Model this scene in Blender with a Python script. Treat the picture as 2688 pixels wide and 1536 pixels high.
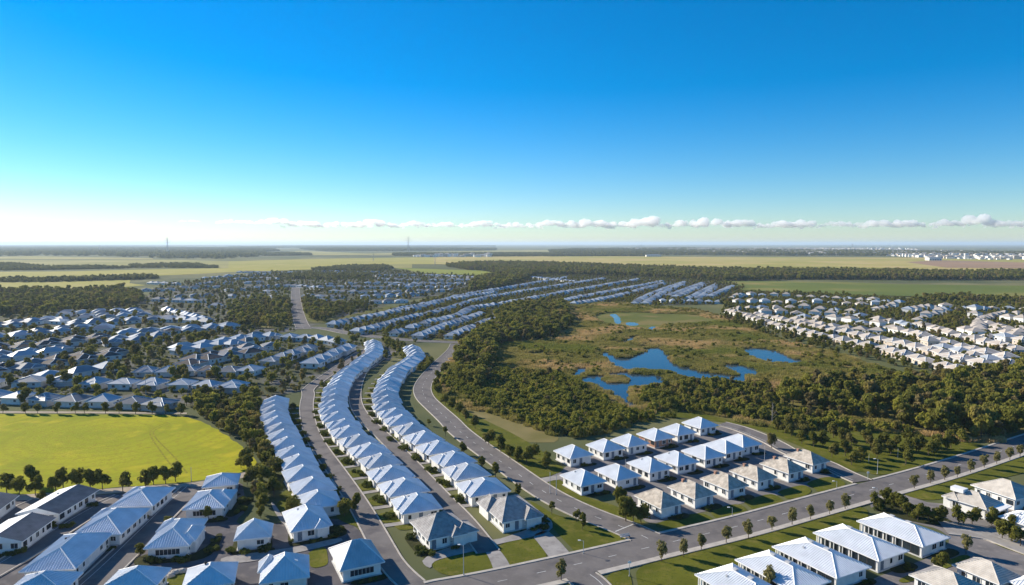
# Aerial view over a low-rise suburb with a wetland, fields and a far horizon.  Units are metres, +Y is the view direction.
import bpy, math, random, json
import numpy as np
from mathutils import Vector, Matrix, noise

for o in list(bpy.data.objects):
    bpy.data.objects.remove(o, do_unlink=True)
SC = bpy.context.scene
COL = SC.collection
rad = math.radians

# ---------------------------------------------------------------- camera
cam_data = bpy.data.cameras.new('camera')
cam = bpy.data.objects.new('camera', cam_data)
COL.objects.link(cam)
cam.location = (0, 0, 70)
cam.rotation_euler = (rad(90 - 4.1), 0, 0)
cam_data.lens = 24
cam_data.sensor_width = 36
cam_data.clip_start = 1
cam_data.clip_end = 300000
SC.camera = cam

# ---------------------------------------------------------------- sky, sun, exposure
SUN_ELEV, SUN_AZ = 24.0, -58.0          # degrees; azimuth measured from +Y towards +X
world = bpy.data.worlds.new('World')
SC.world = world
world.use_nodes = True
nt = world.node_tree
bg = nt.nodes['Background']
sky = nt.nodes.new('ShaderNodeTexSky')
sky.sky_type = 'NISHITA'
sky.sun_disc = False
sky.sun_elevation = rad(SUN_ELEV)
sky.sun_rotation = rad(SUN_AZ)
sky.altitude = 70
sky.air_density = 1.0
sky.dust_density = 0.06
sky.ozone_density = 6.0
grade = nt.nodes.new('ShaderNodeHueSaturation')       # even colour grade of the whole sky, deep azure as in the photograph
grade.inputs['Saturation'].default_value = 1.36
nt.links.new(sky.outputs[0], grade.inputs['Color'])
nt.links.new(grade.outputs[0], bg.inputs[0])
bg.inputs[1].default_value = 0.087
sd = bpy.data.lights.new('sun', 'SUN')
sd.energy = 5.0
sd.angle = rad(0.5)
sd.color = (1.0, 0.90, 0.74)
sun = bpy.data.objects.new('sun', sd)
COL.objects.link(sun)
tosun = Vector((math.sin(rad(SUN_AZ)) * math.cos(rad(SUN_ELEV)), math.cos(rad(SUN_AZ)) * math.cos(rad(SUN_ELEV)), math.sin(rad(SUN_ELEV))))
sun.rotation_euler = tosun.to_track_quat('Z', 'Y').to_euler()
sun.location = tosun * 400
SC.view_settings.view_transform = 'Standard'
SC.view_settings.look = 'None'
SC.view_settings.exposure = 0.82
SC.view_settings.gamma = 1
SC.view_settings.use_curve_mapping = False
SC.cycles.max_bounces = 12
SC.cycles.diffuse_bounces = 3
SC.cycles.transparent_max_bounces = 8
SC.cycles.volume_bounces = 10

# ---------------------------------------------------------------- site plan in metres
HAZE = 5e-5
L_SEEN = {}
L = {
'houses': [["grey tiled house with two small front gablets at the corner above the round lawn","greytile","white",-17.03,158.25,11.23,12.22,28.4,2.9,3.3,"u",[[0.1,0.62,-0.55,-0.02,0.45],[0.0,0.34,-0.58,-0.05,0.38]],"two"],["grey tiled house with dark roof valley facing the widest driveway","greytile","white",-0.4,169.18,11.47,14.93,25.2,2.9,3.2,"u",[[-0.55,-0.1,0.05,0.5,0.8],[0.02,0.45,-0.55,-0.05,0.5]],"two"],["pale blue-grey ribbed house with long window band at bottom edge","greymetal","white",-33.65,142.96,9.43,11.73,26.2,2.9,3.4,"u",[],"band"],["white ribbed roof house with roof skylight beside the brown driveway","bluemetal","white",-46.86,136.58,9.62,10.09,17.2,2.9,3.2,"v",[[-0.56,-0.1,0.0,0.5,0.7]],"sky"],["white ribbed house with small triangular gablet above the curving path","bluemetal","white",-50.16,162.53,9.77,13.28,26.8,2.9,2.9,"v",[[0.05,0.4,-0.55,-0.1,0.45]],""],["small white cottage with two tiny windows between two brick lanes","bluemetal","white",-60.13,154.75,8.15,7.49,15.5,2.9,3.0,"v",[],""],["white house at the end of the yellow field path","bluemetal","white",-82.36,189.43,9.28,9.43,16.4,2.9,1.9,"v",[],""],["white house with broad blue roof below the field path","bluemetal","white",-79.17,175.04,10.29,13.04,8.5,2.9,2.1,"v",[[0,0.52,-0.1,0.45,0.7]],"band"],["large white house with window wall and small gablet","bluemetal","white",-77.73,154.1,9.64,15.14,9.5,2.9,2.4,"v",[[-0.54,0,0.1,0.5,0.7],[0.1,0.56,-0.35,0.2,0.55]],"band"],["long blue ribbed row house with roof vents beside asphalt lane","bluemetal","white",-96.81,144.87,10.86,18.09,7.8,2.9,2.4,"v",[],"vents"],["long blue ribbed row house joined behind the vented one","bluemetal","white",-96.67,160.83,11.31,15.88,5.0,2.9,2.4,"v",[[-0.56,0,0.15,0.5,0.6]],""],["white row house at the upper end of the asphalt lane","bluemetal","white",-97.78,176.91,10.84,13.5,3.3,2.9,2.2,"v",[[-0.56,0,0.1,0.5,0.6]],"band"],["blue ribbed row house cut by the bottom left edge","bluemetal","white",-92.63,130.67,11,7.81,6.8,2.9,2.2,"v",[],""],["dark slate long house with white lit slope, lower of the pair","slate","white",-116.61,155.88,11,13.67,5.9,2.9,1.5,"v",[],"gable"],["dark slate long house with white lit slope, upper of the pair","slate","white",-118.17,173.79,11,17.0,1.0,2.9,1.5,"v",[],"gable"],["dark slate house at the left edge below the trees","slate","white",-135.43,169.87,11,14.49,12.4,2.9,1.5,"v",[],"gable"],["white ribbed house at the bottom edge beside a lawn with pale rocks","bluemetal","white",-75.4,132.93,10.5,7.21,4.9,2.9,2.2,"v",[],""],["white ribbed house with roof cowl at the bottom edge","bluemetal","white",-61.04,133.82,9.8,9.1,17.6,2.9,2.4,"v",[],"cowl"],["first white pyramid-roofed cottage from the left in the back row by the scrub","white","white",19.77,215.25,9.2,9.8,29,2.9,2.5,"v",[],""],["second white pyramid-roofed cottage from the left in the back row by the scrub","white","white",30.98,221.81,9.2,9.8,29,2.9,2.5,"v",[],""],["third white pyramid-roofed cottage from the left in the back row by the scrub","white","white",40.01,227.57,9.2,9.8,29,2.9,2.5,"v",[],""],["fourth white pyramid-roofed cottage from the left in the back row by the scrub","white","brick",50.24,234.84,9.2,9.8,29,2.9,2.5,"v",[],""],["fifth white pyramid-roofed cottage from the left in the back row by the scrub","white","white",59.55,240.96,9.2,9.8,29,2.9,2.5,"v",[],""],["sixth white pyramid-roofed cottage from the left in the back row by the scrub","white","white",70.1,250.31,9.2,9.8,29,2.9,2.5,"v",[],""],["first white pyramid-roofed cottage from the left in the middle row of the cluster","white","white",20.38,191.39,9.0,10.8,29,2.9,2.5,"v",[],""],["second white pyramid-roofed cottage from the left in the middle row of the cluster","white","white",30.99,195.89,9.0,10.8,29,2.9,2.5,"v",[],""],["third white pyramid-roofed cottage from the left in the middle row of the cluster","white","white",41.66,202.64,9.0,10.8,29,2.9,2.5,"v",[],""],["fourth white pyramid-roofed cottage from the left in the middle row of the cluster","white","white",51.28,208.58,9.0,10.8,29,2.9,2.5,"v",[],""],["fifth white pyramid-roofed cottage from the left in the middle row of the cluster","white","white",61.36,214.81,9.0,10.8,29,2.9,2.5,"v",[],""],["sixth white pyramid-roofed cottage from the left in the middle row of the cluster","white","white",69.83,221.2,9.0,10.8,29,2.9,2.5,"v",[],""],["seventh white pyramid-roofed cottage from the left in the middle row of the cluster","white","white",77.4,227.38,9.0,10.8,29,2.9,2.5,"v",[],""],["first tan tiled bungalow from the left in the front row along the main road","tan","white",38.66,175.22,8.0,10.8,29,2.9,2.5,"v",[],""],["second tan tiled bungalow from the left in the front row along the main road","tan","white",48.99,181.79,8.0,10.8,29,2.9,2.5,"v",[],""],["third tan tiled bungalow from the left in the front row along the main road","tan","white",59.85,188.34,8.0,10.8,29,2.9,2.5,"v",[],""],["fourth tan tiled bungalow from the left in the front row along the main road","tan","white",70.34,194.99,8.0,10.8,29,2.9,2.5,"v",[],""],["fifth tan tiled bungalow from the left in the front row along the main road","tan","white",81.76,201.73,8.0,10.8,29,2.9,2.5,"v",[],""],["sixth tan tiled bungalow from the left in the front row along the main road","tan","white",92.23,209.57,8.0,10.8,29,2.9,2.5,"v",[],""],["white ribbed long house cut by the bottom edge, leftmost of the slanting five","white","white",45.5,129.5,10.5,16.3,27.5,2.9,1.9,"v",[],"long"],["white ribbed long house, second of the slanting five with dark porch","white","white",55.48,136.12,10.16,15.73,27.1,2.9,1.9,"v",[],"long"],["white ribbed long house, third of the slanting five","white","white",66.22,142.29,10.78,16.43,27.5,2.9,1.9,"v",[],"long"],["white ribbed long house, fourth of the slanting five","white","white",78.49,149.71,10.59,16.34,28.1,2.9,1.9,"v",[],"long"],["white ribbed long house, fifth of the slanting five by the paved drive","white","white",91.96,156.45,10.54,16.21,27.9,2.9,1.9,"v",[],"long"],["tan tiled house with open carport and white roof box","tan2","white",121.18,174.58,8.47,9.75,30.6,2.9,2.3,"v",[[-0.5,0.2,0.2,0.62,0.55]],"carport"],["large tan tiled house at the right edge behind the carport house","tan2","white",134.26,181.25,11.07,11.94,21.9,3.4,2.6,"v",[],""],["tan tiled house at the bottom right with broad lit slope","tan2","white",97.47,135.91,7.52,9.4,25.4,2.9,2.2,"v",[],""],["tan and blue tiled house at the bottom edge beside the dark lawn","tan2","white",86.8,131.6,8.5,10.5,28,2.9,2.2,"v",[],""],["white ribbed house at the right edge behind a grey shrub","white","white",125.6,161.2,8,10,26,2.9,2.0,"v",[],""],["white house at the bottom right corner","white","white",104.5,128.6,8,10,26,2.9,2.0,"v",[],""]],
'rows': [["left",[[-50.41,174.11],[-54.39,182.4],[-58.84,191.75],[-63.31,200.64],[-68.46,211.17],[-72.82,220.23],[-78.13,231.02],[-83.36,241.87],[-87.85,252.63],[-91.91,261.95],[-95.52,270.67],[-99.06,279.97],[-102.07,291.42]],[11.6,9.6],11.0],["middle",[[-24.33,171.97],[-28.65,182.4],[-33.99,193.07],[-39.65,204.58],[-45.46,216.02],[-51.7,227.68],[-57.93,238.81],[-63.33,250.85],[-68.15,263.16],[-72.28,274.58],[-75.83,287.02],[-79.1,302.21],[-82.02,319.07],[-84.52,337.89],[-84.74,355.61],[-84.43,373.68],[-84.3,397.91],[-84.66,420.61],[-89.57,443.34],[-94.83,461.62]],[12.7,9.8],11.2],["right",[[-7.92,183.95],[-12.39,195.76],[-18.36,208.82],[-24.89,221.09],[-31.81,233.89],[-37.85,246.06],[-42.9,258.38],[-48.14,270.15],[-52.25,282.75],[-55.93,297.49],[-58.25,313.82],[-59.7,333.95],[-60.57,354.6],[-59.48,366.24],[-57.6,381.42],[-56.51,402.25],[-61.58,425.46],[-66.46,443.34]],[13.4,10.4],11.4]],
'roads': [["main_road",9.5,[[-20.24,126.14],[-16.59,131.77],[-11.11,133.55],[-1.07,137.58],[17.85,146.25],[36.57,155.3],[57.64,165.42],[76.04,175.55],[104.61,191.11],[130.48,204.94],[161.1,223.45],[179.94,235.52],[214.12,256.22]]],["curved_road",8.0,[[34.07,155.14],[28.37,163.17],[19.39,172.54],[11.46,183.57],[4.71,196.7],[-3.09,214.03],[-14.09,237.35],[-20.68,253.04],[-24.42,265.07],[-32.88,287.37],[-39.76,305.91],[-43.91,326.97],[-44.5,349.1],[-43.18,378.96],[-42.13,398.22],[-40.46,416.99],[-38.14,449.93],[-38.92,473.97]]],["cross_road",8.5,[[-33.13,479.66],[-46.75,482.55],[-68.54,488.45],[-87.42,499.43],[-107.7,513.54],[-129.66,530.56],[-150.39,556.35],[-168.35,568.18],[-179.63,560.24],[-191.21,548.73],[-210.27,548.73]]],["straight_road",11,[[-170.67,556.35],[-192.6,616.19],[-221.75,702.35],[-259.3,816.27],[-325.36,1023.28],[-350.64,1107.39]]],["lane_beside_left_row",5.2,[[-18.55,132.95],[-25.69,143.12],[-30.84,155.2],[-36.09,167.42],[-43.52,183.88],[-53.79,205.21],[-64.98,227.65],[-74.78,249.24],[-82.7,271.51],[-89.43,292.32],[-94.5,313.16],[-98.78,324.7],[-98.28,357.07],[-98.57,394.27],[-98.35,430.57],[-96.38,450.12]]],["lane_between_rows",5.0,[[-5.37,150.39],[-9.25,160.99],[-13.55,171.57],[-18.82,182.57],[-26.14,198.96],[-36.3,221.63],[-47.69,245.87],[-58.01,266.39],[-66.06,286.61],[-72.56,310.0],[-78.32,341.03],[-82.65,374.23],[-81.41,388.66],[-80.45,408.59],[-78.95,428.44],[-76.83,442.8]]],["loop_road",6.5,[[103.31,196.7],[101.06,203.97],[99.51,214.78],[93.54,222.63],[92.29,236.43],[88.89,247.92],[85.48,256.22],[80.81,261.68]]],["lower_lane",6.5,[[-86.29,131.18],[-86.83,141.18],[-87.85,151.6],[-89.25,164.06],[-90.9,178.68],[-91.86,192.94]]],["upper_lane",6,[[-111.14,137.26],[-110.09,148.95],[-110.26,163.17],[-109.95,176.07],[-107.57,185.26]]],["outer_lane",5,[[-129.18,162.72],[-129.94,175.04],[-128.62,183.57]]],["paved_drive",7.5,[[121.05,146.75],[117.74,153.54],[115.35,160.12],[109.79,162.72],[105.08,164.06]]],["entry_lane",7,[[13.91,139.85],[16.09,136.63],[17.57,131.18]]]],
'poly': {"yellow_field":[[-266.88,277.02],[-173.42,276.52],[-132.81,274.55],[-115.84,258.38],[-98.43,238.27],[-84.38,219.42],[-79.71,208.88],[-84.28,203.29],[-93.31,196.06],[-105.15,194.18],[-116.49,191.11],[-131.34,187.56],[-176.36,181.36]],"field_path":[[-175.85,180.82],[-130.94,186.98],[-116.27,190.75],[-104.82,193.55],[-93.01,195.43],[-82.87,204.38],[-78.48,207.45],[-76.02,203.29],[-81.12,199.94],[-91.01,191.11],[-102.59,189.32],[-114.03,186.98],[-128.24,183.01],[-170.38,175.04]],"near_left_paving":[[-173.32,178.15],[-128.62,183.57],[-109.81,186.98],[-91.86,192.94],[-81.64,201.27],[-69.68,175.04],[-70.08,168.19],[-67.45,165.42],[-58.38,166.33],[-44.49,171.07],[-36.65,161.85],[-28.53,149.7],[-21.95,137.9],[-17.25,126.14],[-124.11,126.14]],"cluster_paving":[[6.04,196.7],[12.54,201.27],[19.17,214.78],[26.68,221.02],[50.14,238.27],[80.14,259.47],[86.93,252.0],[91.6,234.61],[93.87,221.02],[98.83,213.28],[100.4,202.61],[94.58,197.98],[83.61,191.11],[72.52,184.69],[57.75,177.62],[44.05,171.07],[34.38,165.42],[32.59,172.04],[32.26,181.36],[26.36,189.32],[14.74,194.18],[8.68,196.06]],"mid_right_ground":[[108.98,188.14],[98.51,183.57],[94.46,175.04],[102.17,165.42],[104.8,163.61],[104.64,157.59],[96.15,149.7],[86.0,143.91],[74.66,137.9],[58.41,126.14],[113.28,126.14],[170.97,192.94],[132.24,181.36],[113.83,178.15]],"pond_main":[[55.29,432.84],[60.84,437.59],[61.5,423.64],[66.77,410.54],[80.04,428.19],[91.88,449.93],[99.75,462.98],[99.88,448.92],[100.81,437.59],[95.85,412.67],[94.15,396.24],[100.84,377.22],[107.1,364.8],[122.0,358.06],[123.61,348.39],[115.76,337.75],[106.96,340.72],[98.43,345.28],[90.19,348.39],[90.99,361.4],[84.99,371.08],[67.52,374.67],[57.35,380.92],[56.88,396.24],[57.9,408.44]],"pond_lower":[[35.44,353.88],[42.99,360.31],[48.21,357.06],[55.7,369.7],[61.69,366.97],[78.73,357.06],[79.56,341.68],[79.33,333.06],[65.84,332.5],[58.97,333.06],[53.46,309.35],[52.85,295.14],[55.5,282.15],[53.04,282.15],[49.17,294.68],[47.41,306.89],[42.22,324.86],[40.11,335.88],[34.24,341.68]],"pond_inlet":[[31.47,358.06],[38.79,381.05],[42.85,381.78],[37.43,361.4],[32.75,351.56]],"pond_right":[[154.33,453.02],[165.66,457.71],[173.19,440.14],[173.23,411.86],[172.26,394.61],[159.51,391.53],[152.28,405.22],[145.23,416.41]],"pond_small":[[119.29,395.11],[136.18,392.6],[134.65,361.0],[123.13,354.61],[119.86,366.72]],"pond_far":[[79.5,479.52],[88.45,512.23],[95.65,510.27],[82.12,477.76]],"stream_bend":[[96.37,670.72],[104.32,680.94],[96.05,599.38],[91.03,590.35],[97.87,645.92]],"stream_run":[[102.22,605.04],[110.67,599.61],[106.37,578.99],[99.42,582.44]],"stream_end":[[110.15,542.84],[118.41,576.35],[119.21,568.18],[110.8,539.1]],"pond_island":[[47.17,349.2],[50.08,357.06],[58.18,357.06],[59.66,349.2],[57.25,340.21],[47.16,340.21]],"bright_meadow":[[77.84,656.47],[93.78,690.3],[124.74,696.27],[151.01,678.64],[180.41,678.64],[185.61,635.7],[193.05,606.87],[146.55,589.05],[129.34,580.52],[113.74,548.73],[96.35,564.18],[76.12,597.83]],"wetland":[[-31.86,295.68],[-36.09,324.86],[-38.71,360.31],[-36.46,449.93],[-28.18,513.54],[-7.76,678.64],[12.53,769.5],[61.32,816.27],[129.36,800.07],[161.35,755.07],[193.37,727.76],[206.67,616.19],[195.76,482.55],[207.88,421.4],[208.85,370.39],[213.62,327.55],[251.61,324.86],[190.12,244.24],[142.81,229.89],[121.52,244.24],[99.44,253.73],[79.82,278.94],[68.15,271.25],[47.22,260.46],[27.19,244.24],[10.16,247.32],[-3.09,267.56],[-17.87,278.94]],"forest_left":[[-9.24,702.35],[17.86,769.5],[56.75,755.07],[52.25,635.7],[50.05,572.24],[33.83,507.03],[11.24,482.55],[-5.43,473.97],[-11.81,435.2],[-9.57,404.29],[-14.21,377.43],[-11.49,335.88],[-15.84,317.05],[-23.81,335.88],[-30.94,381.05],[-35.65,421.4],[-31.44,494.49]],"forest_right":[[156.05,327.79],[193.72,342.4],[234.82,346.26],[265.11,366.9],[286.17,342.4],[219.61,247.98],[183.39,240.14],[165.31,238.25],[152.29,247.98],[144.71,265.26],[128.11,274.82],[114.56,287.76],[125.52,317.61]],"scrub":[[-96.24,500.85],[-57.45,419.92],[-29.36,361.31],[-20.63,378.96],[-5.28,369.93],[15.81,361.31],[35.17,361.31],[35.16,337.67],[37.99,316.91],[42.51,298.51],[49.69,282.1],[54.21,269.73],[42.34,256.22],[29.39,243.97],[21.0,242.04],[11.05,250.97],[0.95,265.07],[-10.46,284.71],[-20.92,307.44],[-39.64,345.21],[-65.07,408.88]],"scrub_right":[[50.09,282.1],[61.84,316.91],[77.14,337.67],[94.26,345.21],[107.33,337.67],[126.95,337.67],[115.21,282.1],[126.22,265.07],[143.91,254.09],[147.22,249.95],[120.11,252.0],[104.83,256.22],[93.51,265.07],[82.12,277.02],[70.96,282.1]],"dry_clearing":[[-35.85,320.19],[-27.04,301.43],[-14.58,282.1],[-1.86,269.73],[12.41,252.0],[17.37,242.04],[14.21,234.61],[3.71,238.27],[-4.57,252.0],[-16.05,274.55],[-26.53,295.65],[-35.48,310.53]],"far_wood_left":[[-782.85,973.93],[-715.83,998.0],[-614.45,973.93],[-607.68,1049.87],[-505.97,929.1],[-440.62,816.27],[-418.24,755.07],[-443.99,702.35],[-442.86,667.38],[-494.85,656.47],[-528.99,656.47]],"garden_wood":[[-142.83,295.65],[-137.42,307.44],[-120.51,292.84],[-116.79,298.51],[-116.55,310.53],[-95.7,254.09],[-78.88,217.86],[-66.09,195.43],[-67.5,189.32],[-62.32,171.07],[-69.66,181.36],[-76.77,197.98],[-79.12,211.79],[-84.48,221.02],[-99.19,240.14],[-116.81,260.57],[-127.99,272.12]],"road_wood_left":[[-303.46,727.76],[-324.94,850.73],[-280.77,850.73],[-245.47,755.07],[-194.69,597.83],[-195.78,556.35],[-216.13,564.18],[-235.72,564.18]],"road_wood_right":[[-253.22,816.27],[-251.33,850.73],[-197.09,755.07],[-171.99,816.27],[-154.71,727.76],[-171.52,656.47],[-163.58,597.83],[-182.45,616.19],[-197.9,645.92]],"belt":[[-201.87,2068.57],[-108.67,2370.4],[53.23,2303.2],[200.7,2179.6],[320.16,1987.55],[533.3,1718.22],[691.89,1718.22],[862.94,1648.38],[1020.67,1583.99],[1284.0,1571.7],[1065.71,1303.65],[773.06,1303.65],[556.88,1324.98],[392.41,1262.97],[277.55,1417.74],[211.51,1469.15],[61.58,1524.42],[-15.6,1049.87],[-61.62,973.93],[-72.1,1206.49],[-30.5,1524.42],[-113.26,1794.22]],"right_trees":[[487.91,830.16],[559.64,891.69],[585.48,876.7],[632.37,830.16],[600.66,788.29],[546.74,812.89],[480.11,804.52]],"edge_trees":[[221.36,716.0],[216.86,593.31],[229.53,508.8],[248.98,443.29],[242.08,382.85],[252.08,364.73],[238.71,346.26],[224.21,354.23],[217.3,392.6],[202.58,453.02],[191.73,530.54],[193.08,633.13]],"right_trees_diag":[[386.58,614.39],[410.91,639.63],[490.09,738.0],[495.86,738.0],[400.32,614.39],[374.23,564.25],[369.18,564.25]],"field_top_path":[[-272.18,282.62],[-214.21,281.33],[-176.06,280.82],[-134.94,279.03],[-133.74,276.52],[-174.34,278.02],[-212.12,278.53],[-268.79,279.03]],"suburb_ground_left":[[-250.81,295.68],[-570.24,678.64],[-486.95,645.92],[-435.68,656.47],[-495.39,755.07],[-444.86,816.27],[-589.93,1138.57],[-582.72,1648.38],[-324.61,1794.22],[-170.7,1524.42],[-63.09,1469.15],[-75.58,973.93],[-145.25,800.07],[-139.79,702.35],[-171.23,564.18],[-187.22,513.54],[-176.03,482.55],[-64.34,494.49],[-71.08,430.5],[-83.56,330.28],[-107.12,314.52],[-111.02,302.48],[-121.3,282.95],[-156.55,293.48],[-204.26,295.68]],"suburb_ground_white":[[-157.73,580.52],[-129.71,702.35],[-80.39,998.0],[33.99,1469.15],[145.98,1583.99],[267.76,1417.74],[389.14,1262.97],[379.66,1107.39],[249.08,784.49],[164.42,769.5],[129.36,800.07],[61.32,816.27],[12.53,769.5],[-8.93,678.64],[-28.71,507.03],[-44.11,482.55],[-83.0,494.49],[-121.85,513.54]],"suburb_ground_tan":[[219.93,681.58],[232.49,746.83],[322.42,981.1],[374.91,981.1],[448.4,951.3],[494.65,848.17],[541.15,804.52],[666.81,804.52],[274.13,327.79],[255.35,342.4],[252.74,366.9],[244.88,380.49],[248.21,440.14],[231.41,513.0],[220.19,602.5]],"white_yard":[[370.48,626.76],[438.4,712.72],[480.65,765.12],[505.52,761.39],[450.47,696.81],[381.09,614.39],[362.99,602.5]],"green_strip":[[-153.11,548.73],[-145.56,556.35],[-119.66,527.07],[-89.86,513.54],[-61.54,500.68],[-35.86,494.49],[-35.93,483.72],[-68.95,491.45],[-98.78,513.54],[-131.39,537.68]],"green_strip_road":[[-255.34,816.27],[-197.9,645.92],[-177.06,597.83],[-157.48,602.31],[-124.08,690.3],[-120.89,769.5],[-144.79,755.07],[-160.14,656.47],[-168.79,645.92],[-232.74,816.27]],"green_strip_left":[[-288.33,727.76],[-236.65,727.76],[-183.33,564.18],[-211.24,564.18],[-246.56,616.19]]},
'lawns': [["round lawn at the corner of the main road",[[-17.57,145.32],[-15.45,147.26],[-6.59,151.98],[-4.87,146.75],[-3.61,140.51],[-10.15,138.68],[-14.71,139.98],[-17.12,142.88]]],["lawn between the two broad driveways",[[-3.88,154.18],[4.67,159.1],[6.31,154.74],[8.65,146.53],[-0.02,142.19],[-1.71,148.21]]],["long shaded lawn between curved road and main road",[[4.38,182.46],[7.88,177.62],[10.76,172.04],[18.11,167.72],[23.86,162.72],[28.43,159.27],[29.78,156.76],[29.13,155.14],[22.04,152.37],[14.77,148.8],[13.19,154.34],[10.19,162.72],[9.76,168.19],[8.76,171.07],[6.22,176.07]]],["verge lawn along the right side of the curved road",[[-21.38,261.68],[-29.47,283.4],[-36.04,304.4],[-39.77,326.97],[-40.08,349.1],[-38.39,378.96],[-33.35,369.93],[-35.39,341.4],[-34.3,320.19],[-28.61,301.43],[-20.67,284.71],[-9.75,265.07],[-0.79,249.95],[10.04,227.62],[13.36,214.78],[17.12,207.45],[10.68,200.6],[5.23,199.94],[-3.15,218.64],[-13.33,243.0]]],["sloping lawn left of the white cottages",[[7.89,192.94],[12.34,197.98],[14.62,198.63],[17.69,188.14],[22.13,182.46],[28.07,178.15],[30.47,171.07],[34.38,165.42],[30.95,167.26],[24.8,172.04],[17.64,178.68],[11.67,186.98]]],["first fan-shaped lawn before the tan bungalows",[[34.75,165.42],[41.49,170.1],[48.59,173.53],[51.02,171.07],[51.2,167.72],[41.85,162.28],[37.63,163.17]]],["second fan-shaped lawn before the tan bungalows",[[51.83,174.54],[58.08,178.68],[61.5,179.21],[62.09,175.04],[60.83,172.54],[52.48,168.19],[51.8,171.07]]],["third fan-shaped lawn before the tan bungalows",[[62.63,181.36],[71.06,186.4],[73.59,186.4],[74.12,181.36],[73.07,179.74],[63.5,174.54],[63.16,178.15]]],["fourth fan-shaped lawn before the tan bungalows",[[74.26,188.14],[83.44,193.8],[85.7,192.94],[84.47,186.98],[75.57,181.91],[75.47,185.83]]],["fifth fan-shaped lawn before the tan bungalows",[[85.18,194.8],[94.3,201.27],[97.89,199.28],[97.46,192.94],[86.07,186.98],[86.9,191.72]]],["wide mown verge along the lower side of the main road",[[25.91,139.2],[27.22,142.88],[31.13,146.03],[46.65,153.54],[71.35,166.79],[89.41,176.58],[93.14,177.62],[93.68,174.03],[86.74,163.61],[69.36,149.7],[55.13,139.2],[46.66,132.95],[38.9,127.23],[25.8,127.23]]],["mown verge past the side junction along the main road",[[110.17,188.73],[124.96,196.06],[167.9,219.42],[199.41,238.27],[180.16,214.78],[151.4,201.94],[133.92,192.94],[122.07,184.69],[113.78,181.36],[109.54,184.69]]],["small lawn tongue at the entry lane",[[19.08,135.63],[20.29,139.85],[22.51,141.85],[25.21,142.53],[24.81,135.63],[23.76,127.23],[17.65,127.23]]],["open park lawn under scattered trees",[[103.65,203.97],[103.71,211.79],[102.19,217.86],[99.93,231.06],[96.42,242.04],[94.45,249.95],[89.45,258.38],[81.48,264.62],[68.19,270.92],[53.7,274.55],[59.58,282.1],[70.64,280.82],[81.4,274.55],[91.19,258.38],[103.97,254.09],[120.11,252.0],[147.22,249.95],[161.91,238.27],[164.91,231.06],[135.66,213.28],[111.03,200.6],[107.93,206.05]]],["dark lawn beside the grey lane at the right",[[79.65,137.26],[86.35,141.18],[96.99,146.75],[102.28,149.7],[102.83,147.48],[90.86,141.18],[81.43,136.01]]],["curved lawn strip beside the paved drive",[[113.23,157.59],[115.63,155.95],[117.16,151.6],[118.79,143.91],[116.08,140.51],[115.46,149.32],[112.51,153.54]]],["lawn behind the first left-row house",[[-64.32,181.36],[-59.69,183.57],[-54.92,176.07],[-55.34,171.07],[-57.11,168.19],[-61.35,175.04]]],["small lawn above it by the garden hedge",[[-65.42,186.98],[-62.51,191.11],[-58.79,184.69],[-63.46,182.46]]],["olive lawn between the brick lane and the banded house",[[-46.47,150.45],[-43.42,154.34],[-40.68,146.75],[-40.25,143.91],[-43.45,142.53],[-45.03,146.75]]],["lawn with pale rocks at the bottom edge",[[-72.98,140.51],[-69.13,141.18],[-67.12,135.63],[-66.76,132.95],[-70.4,132.95]]],["lawn in front of the left house at the lane bend",[[-33.14,174.03],[-29.93,176.07],[-27.17,171.07],[-24.19,169.14],[-23.79,163.61],[-25.81,162.28],[-28.47,162.72]]],["dark lawn tongue beside the tall lane trees",[[-46.17,171.07],[-45.98,184.69],[-41.66,175.04],[-37.0,166.33],[-34.47,163.17],[-40.56,165.42]]]],
'beds': [["planting bed around the small cottage",[[-64.53,152.76],[-65.79,157.59],[-65.05,158.42],[-58.08,160.12],[-54.44,151.21],[-57.68,149.32],[-63.49,148.58]]],["planting bed below the gablet house",[[-54.3,160.98],[-53.02,160.98],[-44.55,166.33],[-41.46,164.51],[-39.58,160.55],[-41.05,158.42],[-50.87,153.15],[-52.13,154.34]]],["planting bed below the window-wall house",[[-84.13,146.75],[-82.07,150.45],[-73.26,146.39],[-70.09,154.34],[-71.54,160.98],[-69.36,160.12],[-66.75,146.75],[-76.05,145.32],[-81.52,143.22]]],["planting bed along the dark slate houses",[[-117.74,152.37],[-115.33,156.76],[-116.99,171.07],[-111.35,182.46],[-108.61,179.21],[-109.32,166.33],[-109.46,150.45],[-112.6,148.21]]],["dark garden strip along the main grey tiled house",[[-26.25,159.27],[-23.54,159.27],[-18.85,150.45],[-16.62,151.98],[-15.96,148.95],[-20.12,147.11],[-23.77,153.54]]],["dark bed beside the second grey tiled house",[[4.48,165.42],[7.69,170.1],[9.0,167.26],[8.51,163.61],[4.76,162.28]]],["dark bed under the asphalt lane house",[[-73.16,170.1],[-70.85,171.07],[-70.48,182.46],[-72.16,184.69],[-74.25,184.69],[-76.02,175.04]]],["planted triangle beside the side junction",[[97.77,181.36],[102.32,184.46],[107.01,182.46],[108.73,175.04],[110.76,170.1],[111.55,165.42],[105.64,164.96],[100.02,168.19],[95.11,174.03]]]],
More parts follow.
